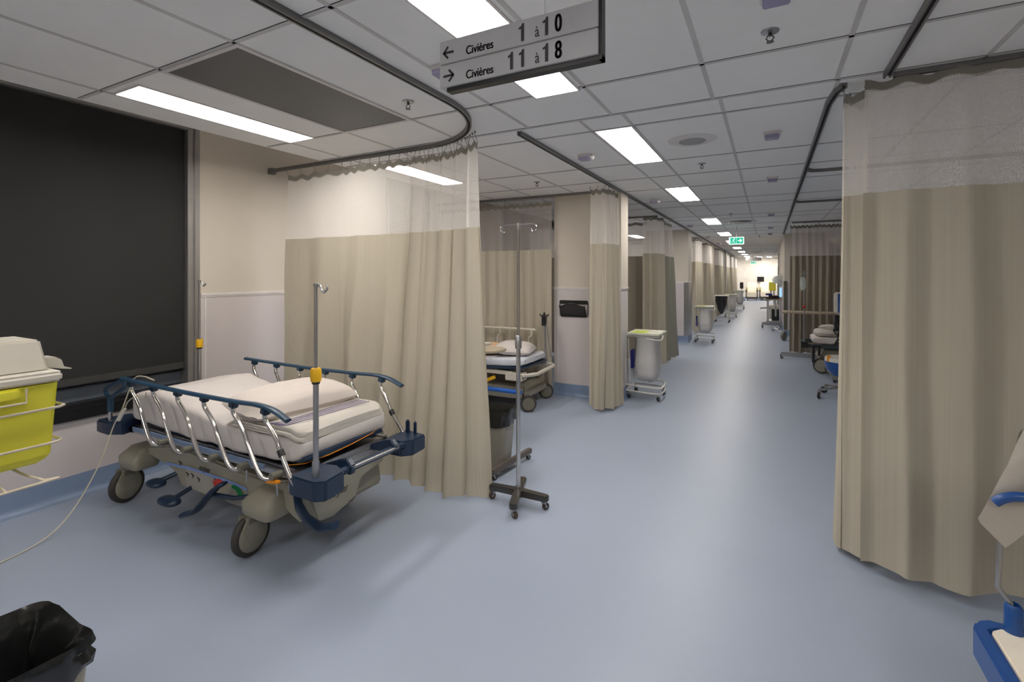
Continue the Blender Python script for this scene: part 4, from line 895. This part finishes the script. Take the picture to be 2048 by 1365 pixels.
# ---------------------------------------------------------------- second bay: bed, table, poles
B2 = thing('hospital_bed', 'beige hospital bed with blue bumper in the second bay', 'bed', (-3.5, 5.55, 0))
build('mattress', sheet_box(lambda x: .60+.07*max(0, (x+3.2)), lambda x: .50+.05*max(0, (x+3.2)), -4.3, -2.62, 5.22, 5.92, .05, 40, wr=.004), pbr('bluish_sheet', (.62, .64, .70, 1), .8), B2)
build('mattress_base', sheet_box(lambda x: .505+.05*max(0, (x+3.2)), lambda x: .475+.05*max(0, (x+3.2)), -4.3, -2.60, 5.20, 5.94, .05, 20, wr=0), M_navy, B2)
f = MB(); f.box((-4.35, 5.22, .42), (-2.75, 5.27, .47)); f.box((-4.35, 5.87, .42), (-2.75, 5.92, .47)); f.tube([(-2.80, 5.25, .44), (-2.60, 5.22, .43), (-2.48, 5.35, .44), (-2.48, 5.85, .46), (-2.55, 5.95, .46), (-2.8, 5.92, .45)], .026, 8); f.box((-2.85, 5.2, .36), (-2.62, 5.34, .46))
build('frame', f, M_lid, B2, bevel=.006)
for x in (-3.1, -4.0): build('lift_column', MB().box((x, 5.45, .2), (x+.2, 5.7, .44)), M_beigeD, B2, bevel=.01)
build('base_shell', MB().prism([(-4.2, .16), (-4.15, .27), (-2.75, .27), (-2.6, .22), (-2.6, .14), (-2.8, .12), (-4.1, .12)], 5.28, 5.9, 'xz'), M_beige, B2, bevel=.012)
build('brake_bar', MB().tube([(-3.6, 5.18, .235), (-2.62, 5.18, .235)], .03, 10, flat=.9), M_bright, B2)
for x, y in ((-2.55, 5.24), (-4.1, 5.25), (-2.62, 5.92), (-4.1, 5.9)):
    w_ = build('wheel', MB().lathe([(.04, -.03), (.09, -.03), (.10, 0), (.09, .03), (.04, .03)], (x, y, .10), (.5, -.85, 0), 24), M_rubber, B2)
    build('wheel_disc', MB().lathe([(.001, -.035), (.075, -.034), (.075, .034), (.001, .035)], (x, y, .10), (.5, -.85, 0), 20), M_beigeD, w_)
def rail2(y, x0, x1, z):
    h = build('side_rail', MB().tube([(x0, y, z), (x1, y, z)], .017, 8), M_lid, B2)
    for x in (x0+.15, (x0+x1)/2+.05, x1-.06): build('rail_bar', MB().tube(catmull([(x, y, z-.01), (x-.005, y, z-.08), (x-.05, y, z-.14), (x-.05, y, .5)], 4), [.028]*1+[.02]*3+[.014]*9, 8), M_lid, h)
rail2(5.98, -4.0, -2.80, .90); rail2(5.16, -4.2, -3.02, .80)
build('release_lever', MB().obox((-3.05, 5.17, .36), (.08, .012, .02), 0, 0, -.4), M_yellow, B2)
build('crank', MB().tube([(-2.62, 5.26, .28), (-2.60, 5.2, .2)], .006, 6).cyl((-2.60, 5.2, .22), (-2.60, 5.2, .13), .012), M_black, B2)
p = build('pillow', pillow_mb((-2.90, 5.56, .69), .25, .27, .10, .25, .05, 8), M_sheet, loc=(-2.93, 5.6, .66)); tag(p, 'white pillow at the head of the second bay bed', 'pillow')
p = build('peach_blanket', MB().ell((-3.28, 5.52, .68), (.17, .20, .065), e=.7, wob=.3, seed=3), M_peach, loc=(-3.28, 5.52, .6)); tag(p, 'crumpled peach blanket on the second bay bed', 'blanket')
p = build('drip_pole', MB().tube([(-2.62, 5.93, .46), (-2.65, 5.93, 1.1)], .014, 8).tube([(-2.55, 5.93, .55), (-2.62, 5.93, 1.0)], .01, 8), M_steel, B2)
build('clamp_head', MB().box((-2.68, 5.91, .97), (-2.62, 5.95, 1.10)).tube(catmull([(-2.71, 5.93, 1.13), (-2.70, 5.93, 1.10), (-2.65, 5.93, 1.12), (-2.60, 5.93, 1.10), (-2.59, 5.93, 1.13)], 4), .008, 6).cyl((-2.65, 5.93, 1.1), (-2.65, 5.93, 1.15), .012), M_black, p)
t = thing('overbed_table', 'tan overbed table edge showing past the large left curtain', 'table', (-2.6, 4.3, 0))
build('table_top', MB().prism([(-3.15, 4.12), (-2.52, 4.12), (-2.42, 4.2), (-2.40, 4.42), (-2.5, 4.52), (-3.15, 4.52)], .86, .885, 'xy'), M_wood, t, bevel=.008)
build('column', MB().box((-3.08, 4.28, .08), (-3.0, 4.36, .86)), M_steel, t, bevel=.004)
fb = MB().box((-3.15, 4.1, .05), (-3.09, 4.55, .08)).box((-3.15, 4.1, .05), (-2.62, 4.15, .08)).box((-3.15, 4.5, .05), (-2.62, 4.55, .08)); build('floor_frame', fb, M_steel, t)
fk = MB(); wh = MB()
for x in (-3.1, -2.66):
    for y in (4.13, 4.52): caster(fk, wh, x, y, .022, 1, .055)
cast_build(wh, M_black, t)

# ---------------------------------------------------------------- right side of the corridor
t = thing('overbed_table', 'long beige overbed table in front of the dark right curtain', 'table', (.7, 11.0, 0))
build('table_top', MB().box((.25, 10.8, .90), (1.45, 11.25, .93)), M_wood, t, bevel=.008)
build('column', MB().box((1.30, 10.95, .1), (1.38, 11.05, .90)), M_steel, t, bevel=.004)
build('floor_bar', MB().box((.24, 10.86, .055), (1.4, 10.90, .09)).box((.24, 11.15, .055), (1.4, 11.19, .09)).box((1.3, 10.86, .055), (1.38, 11.19, .09)), M_steel, t)
fk = MB(); wh = MB()
for x in (.26, 1.36):
    for y in (10.88, 11.17): caster(fk, wh, x, y, .025, PI, .06)
cast_build(wh, M_black, t)
def far_bed():
    t = thing('hospital_stretcher', 'dark framed stretcher with piled bedding partly hidden by the near right curtain', 'stretcher', (1.3, 9.9, 0))
    build('mattress', sheet_box(lambda x: .60, lambda x: .48, .68, 2.3, 9.6, 10.3, .05, 30, wr=.004), M_sheet, t)
    build('frame', MB().box((.55, 9.55, .42), (2.4, 9.6, .48)).box((.55, 10.3, .42), (2.4, 10.35, .48)).box((.55, 9.55, .42), (.6, 10.35, .48)).box((.85, 9.7, .2), (2.2, 10.2, .42)), pbr('dark_green_frame', (.04, .06, .06, 1), .4), t, bevel=.006)
    build('base_shell', MB().prism([(.75, .22), (.85, .38), (2.2, .38), (2.3, .2)], 9.65, 10.25, 'xz'), M_beige, t, bevel=.01)
    build('dark_post', MB().box((.66, 9.50, .18), (.70, 9.55, .48)).box((.74, 9.5, .3), (.78, 9.55, .48)), M_black, t)
    for x, y in ((.80, 9.55), (.95, 9.35), (2.1, 9.6), (2.1, 10.3)):
        w_ = build('wheel', MB().lathe([(.07, -.025), (.12, -.025), (.13, 0), (.12, .025), (.07, .025)], (x, y, .13), (-.3, -.95, 0), 28), M_rubber, t); build('wheel_disc', MB().lathe([(.001, -.03), (.10, -.028), (.10, .028), (.001, .03)], (x, y, .13), (-.3, -.95, 0), 24), M_beige, w_)
far_bed()
p = build('folded_blanket', MB().ell((.88, 9.85, .66), (.17, .2, .06), e=.6, wob=.2, seed=6).ell((.95, 9.9, .74), (.15, .18, .05), e=.7, wob=.3, seed=7), M_blanket, loc=(.88, 9.85, .6)); tag(p, 'pile of white bedding on the dark framed stretcher', 'blanket')
t = thing('drip_stand', 'drip stand with clear fluid bag and red clip in front of the dark right curtain', 'drip stand', (.55, 9.75, .4))
build('pole', MB().cyl((.545, 9.53, .45), (.545, 9.53, 1.72), .009), M_steel, t)
build('fluid_bag', MB().ell((.53, 9.52, 1.50), (.045, .02, .11), e=.7, wob=.2), M_iv, t); build('red_clip', MB().ell((.545, 9.52, 1.11), (.022, .022, .028)), M_red, t)
build('hook', MB().tube([(.50, 9.53, 1.66), (.545, 9.53, 1.70), (.60, 9.53, 1.66)], .005, 6), M_steel, t); build('clamp', MB().box((.50, 9.50, .42), (.60, 9.56, .52)), M_black, t)
t = thing('patient_monitor', 'white bedside monitor with tangled black cables at the near curtain edge', 'monitor', (1.02, 9.0, 0))
build('screen_housing', MB().box((.92, 8.9, 1.05), (1.17, 9.1, 1.38)), M_frame, t, bevel=.02); build('blue_band', MB().box((.955, 8.885, 1.07), (1.0, 8.9, 1.36)), M_royal, t)
build('stand', MB().cyl((1.05, 9.0, .08), (1.05, 9.0, 1.05), .02).box((.87, 8.8, .05), (1.23, 9.2, .08)), M_steel, t)
cb = MB(); random.seed(3)
for k in range(9):
    P = [V(.97+random.uniform(-.06, .1), 8.92+random.uniform(-.05, .1), 1.0-.09*j+random.uniform(-.04, .04)) for j in range(6)]; cb.tube(catmull(P, 4), .009, 5)
cb.box((.92, 8.92, .78), (1.12, 9.1, 1.02)); build('cables', cb, M_black, t)
fk = MB(); wh = MB()
for x in (.9, 1.2):
    for y in (8.83, 9.17): caster(fk, wh, x, y, .022, 1, .055)
cast_build(wh, M_black, t)
t = thing('rolling_chair', 'white seated blue edged rolling chair showing past the near right curtain', 'chair', (.92, 7.75, 0))
build('seat', MB().lathe([(.001, .47), (.20, .47), (.24, .50), (.235, .55), (.001, .56)], (.92, 7.75, 0), seg=28), M_frame, t); build('shell', MB().lathe([(.001, .30), (.16, .31), (.23, .40), (.245, .50), (.22, .49), (.001, .46)], (.92, 7.75, 0), seg=28), M_royal, t)
build('yellow_tag', MB().box((.70, 7.62, .50), (.74, 7.66, .58)), M_orange, t)
f = MB().cyl((.92, 7.75, .1), (.92, 7.75, .32), .025); fk = MB(); wh = MB()
for k in range(5):
    a = PI+.35+k*2*PI/5; f.tube([(.92, 7.75, .15), (.92+.33*math.cos(a), 7.75+.33*math.sin(a), .115)], .016, 8); caster(fk, wh, .92+.33*math.cos(a), 7.75+.33*math.sin(a), .045, a+1, .12, .03)
build('star_base', f, M_chrome, t); cast_build(wh, M_black, t)
t = thing('stretcher_footstep', 'bent dark foot bar poking out before the right wall corner', 'bar', (.3, 14.2, 0))
build('wheel', MB().lathe([(.02, -.03), (.11, -.03), (.12, 0), (.11, .03), (.02, .03)], (.36, 13.85, .12), (-1, .5, 0), 20), M_beigeD, t); build('bar', MB().tube(catmull([(.36, 13.85, .2), (.28, 14.0, .21), (.2, 14.3, .24), (.13, 14.5, .22), (.12, 14.55, .14)], 4), .018, 8), M_steel, t)
# equipment group
t = thing('overbed_table', 'rolling table loaded with folded cloths before the far right wall', 'table', (.1, 17.2, 0))
build('table_top', MB().box((-.12, 16.95, .86), (.42, 17.4, .89)), M_wood, t, bevel=.006); build('column', MB().box((-.02, 17.1, .1), (.04, 17.2, .86)).box((.2, 17.1, .35), (.25, 17.2, .86)), M_steel, t)
build('floor_frame', MB().tube([(-.16, 16.95, .1), (.36, 16.95, .1), (.36, 17.45, .1), (-.16, 17.45, .1)], .02, 6, True).tube([(-.14, 16.95, .16), (.34, 16.95, .16)], .014, 6), M_steel, t)
fk = MB(); wh = MB()
for x in (-.15, .34):
    for y in (16.97, 17.42): caster(fk, wh, x, y, .032, 1, .09)
cast_build(wh, M_black, t)
for (nm, lb, a, b_, mt_) in (('folded_cloth', 'dark brown folded cloth on the far rolling table', (-.08, 17.0, .89), (.34, 17.3, .95), pbr('brown_cloth', (.05, .03, .035, 1), .8)), ('folded_cloth', 'black folded cloth topmost on the far rolling table', (.02, 17.02, .95), (.36, 17.3, 1.0), M_black), ('blue_bundle', 'blue bundle lying on the far rolling table', (-.06, 17.05, 1.0), (.14, 17.25, 1.06), M_blue)):
    c = [(p+q)/2 for p, q in zip(a, b_)]; o = build(nm, MB().ell(c, [(q-p)/2 for p, q in zip(a, b_)], e=.5, wob=.1), mt_, loc=(c[0], c[1], a[2])); tag(o, lb, 'cloth')
t = thing('equipment_cart', 'dark wheeled equipment cart behind the far rolling table', 'cart', (.15, 18.6, 0))
build('body', MB().box((.05, 18.4, .15), (.33, 18.8, .62)), M_frame, t, bevel=.01); build('battery', MB().box((.12, 18.2, .12), (.34, 18.38, .5)), M_black, t)
build('side_arm', MB().tube([(-.22, 18.3, .52), (.1, 18.3, .55)], .03, 8), M_steel, t); build('floor_frame', MB().box((-.05, 18.2, .06), (.36, 18.85, .1)), M_steel, t)
fk = MB(); wh = MB()
for x in (-.02, .33):
    for y in (18.23, 18.8): caster(fk, wh, x, y, .03, 1, .07)
cast_build(wh, M_black, t)
t = thing('drip_stand', 'crowded drip stand with clear bags and lit screen at the far right wall', 'drip stand', (.36, 16.2, 0))
build('pole', MB().cyl((.345, 16.2, .1), (.345, 16.2, 1.62), .012), M_steel, t)
build('screen', MB().box((.31, 16.15, 1.0), (.37, 16.17, 1.27)), M_screen, t)
build('screen_housing', MB().box((.30, 16.17, .98), (.38, 16.22, 1.29)), M_frame, t)
for i, (x, z) in enumerate(((.25, 1.50), (.32, 1.56), (.19, 1.48), (.33, 1.42))): build('fluid_bag', MB().ell((x, 16.12+.03*i, z), (.06, .03, .10), e=.8, wob=.4, seed=i), M_iv, t)
build('hook', MB().tube([(.2, 16.2, 1.6), (.36, 16.2, 1.63), (.40, 16.2, 1.6)], .006, 6), M_steel, t)
build('star_base', MB().tube([(.12, 16.2, .08), (.35, 16.2, .1)], .02, 8).tube([(.3, 15.98, .08), (.3, 16.45, .08)], .02, 8), M_steel, t); fk = MB(); wh = MB()
for x, y in ((.14, 16.2), (.3, 16.0), (.3, 16.42)): caster(fk, wh, x, y, .03, 1, .075)
cast_build(wh, M_black, t)
o = build('sharps_container', MB().box((.04, 19.3, 1.08), (.26, 19.5, 1.38)), M_sharps, loc=(.15, 19.4, 1.08), bevel=.01); tag(o, 'small far yellow sharps container on a pole cart', 'sharps container')
t = thing('pole_cart', 'far pole cart carrying the small yellow sharps container', 'cart', (.15, 19.4, 0)); build('pole', MB().cyl((.2, 19.4, .06), (.2, 19.4, 1.08), .02), M_steel, t); build('base', MB().box((.0, 19.2, 0), (.36, 19.6, .07)), M_steel, t)

# far end: recliners, seats, monitor
def recliner(x, y, label):
    t = thing('recliner', label, 'chair', (0, 0, 0), 'recliners at the far end wall')
    build('backrest', MB().prism([(.06, .52), (.30, 1.16), (.42, 1.14), (.22, .46)], -.30, .30, 'yz'), M_recl, t, bevel=.03)
    build('seat', MB().box((-.30, -.45, .38), (.30, .16, .52)), M_recl, t, bevel=.04); build('legrest', MB().prism([(-.50, .24), (-.46, .45), (-.36, .45), (-.34, .24)], -.28, .28, 'yz'), M_recl, t, bevel=.02)
    for s in (-1, 1): build('armrest', MB().box((s*.31-.05, -.42, .60), (s*.31+.05, .15, .66)).box((s*.31-.03, -.38, .15), (s*.31+.03, -.32, .6)), pbr('dark_arm', (.06, .05, .04, 1), .5), t, bevel=.01); build('side_cushion', MB().box((s*.30-.04, .1, .6), (s*.30+.04, .3, .82)), M_mustard, t, bevel=.01)
    build('base', MB().box((-.28, -.35, .1), (.28, .25, .38)), M_beigeD, t)
    fk = MB(); wh = MB()
    for a in (-.25, .25):
        for b_ in (-.32, .2): caster(fk, wh, a, b_, .04, 1, .12)
    cast_build(wh, M_black, t); t.location = (x, y, 0); return t
R0 = recliner(-.88, 34.2, 'cream recliner with mustard trim at the far end wall'); dup(R0, (-.12, 34.9, 0), 'second cream recliner half hidden right of the other at the end wall')
t = thing('wall_monitor', 'small dark monitor on the far end wall', 'monitor', (-.42, 35.5, 1.2)); build('screen', MB().box((-.6, 35.5, 1.18), (-.2, 35.56, 1.5)), M_black, t, bevel=.01); build('wall_arm', MB().box((-.43, 35.55, 1.28), (-.37, 35.6, 1.34)), M_steel, t)
t = thing('blood_pressure_unit', 'dark instrument unit on the far end wall left of the recliners', 'instrument', (-1.45, 33.9, 0)); build('pole', MB().cyl((-1.45, 33.9, .05), (-1.45, 33.9, 1.1), .03), M_steel, t); build('head', MB().box((-1.55, 33.8, .75), (-1.35, 34.0, 1.15)), M_black, t, bevel=.02); build('base', MB().box((-1.7, 33.7, 0), (-1.25, 34.1, .06)), M_black, t)

# ---------------------------------------------------------------- bottom right: corner of a bed with blue bumper, rod and draped cloth
B3 = thing('hospital_bed', 'corner of a bed with white deck and blue bumper in the bottom right corner', 'bed', (2.0, .7, 0))

build('deck', loft([([(.665, 1.2), (1.6, 1.2), (1.6, 2.22), (.70, 2.235), (.672, 2.21)], .415), ([(.665, 1.2), (1.6, 1.2), (1.6, 2.22), (.70, 2.235), (.672, 2.21)], .452)]), M_recl, B3, bevel=.006)
build('bumper', MB().prism([(.622, 1.2), (.672, 1.2), (.672, 2.205), (.70, 2.228), (1.6, 2.228), (1.6, 2.268), (.68, 2.285), (.645, 2.262), (.628, 2.22)], .335, .449, 'xy'), M_royal, B3, bevel=.012)
build('rod_socket', MB().lathe([(.022, .44), (.028, .45), (.024, .47), (.024, .535), (.017, .545), (.015, .50), (.001, .49)], (.735, 2.235, 0), seg=24), M_royal, B3)
build('bent_rod', MB().tube([(.735, 2.235, .48), (.728, 2.235, .545), (.700, 2.25, .585), (.705, 2.255, .66), (.722, 2.285, .80), (.80, 2.30, 1.0)], .0075, 12), M_steel, B3)
build('grab_handle', MB().tube(catmull([(.688, 2.235, .878), (.712, 2.23, .900), (.75, 2.23, .912), (.83, 2.23, .912), (.93, 2.24, .90), (1.05, 2.25, .85), (1.06, 2.25, .45)], 6), .016, 12), M_royal, B3)
build('deck_marking', MB().tube(catmull([(.755, 2.13, .454), (.76, 2.16, .454), (.79, 2.175, .454), (.83, 2.17, .454)], 5), .003, 6), M_dark, B3)
build('side_rail', MB().tube([(.80, 2.30, 1.105), (1.5, 2.30, 1.115)], .016, 10).tube([(1.45, 2.3, 1.11), (1.45, 2.3, .45)], .016, 10), M_steel, B3)
build('undercarriage', MB().box((.85, 1.3, .16), (1.5, 2.1, .42)), M_beigeD, B3, bevel=.01)
fk = MB(); wh = MB()
for x in (.95, 1.45):
    for y in (1.35, 2.0): caster(fk, wh, x, y, .06, .4, .17, .03)
cast_build(wh, M_rubber, B3)
def drape(u, v):      # u along the rail, v down; the free corner hangs in a point
    x = .775+u*.62; zt = 1.128
    lo = interp([(0, .722), (.18, .86), (.5, .93), (1, .95)], u) if u > 0 else .722
    sk = -.13*(1-u)**3*min(1, v*1.25)+ (.075*(v-.8)/.2*(1-u)**3 if v > .8 else 0)
    z = zt-(zt-lo)*v+.012*math.sin(u*9)*v
    return V(x+sk, 2.278-.02*math.sin(v*2.2)-.012*math.sin(u*14+v*2)-.008*noise.noise(V(u*6, v*5, 2)), z)
dm = MB().grid(drape, 40, 24).grid(lambda u, v: V(.775+u*.62-.02*v, 2.278+.045*math.sin(v*PI/2)+.0*u, 1.128-.30*v**2+.01*math.sin(v*PI)), 40, 8)
o = build('draped_sheet', dm, pbr('beige_linen', (.50, .46, .40, 1), .9, bump=.3, bscale=30), loc=(1.0, 2.28, .8)); tag(o, 'beige sheet hanging in a point over the rail at the right edge', 'sheet')
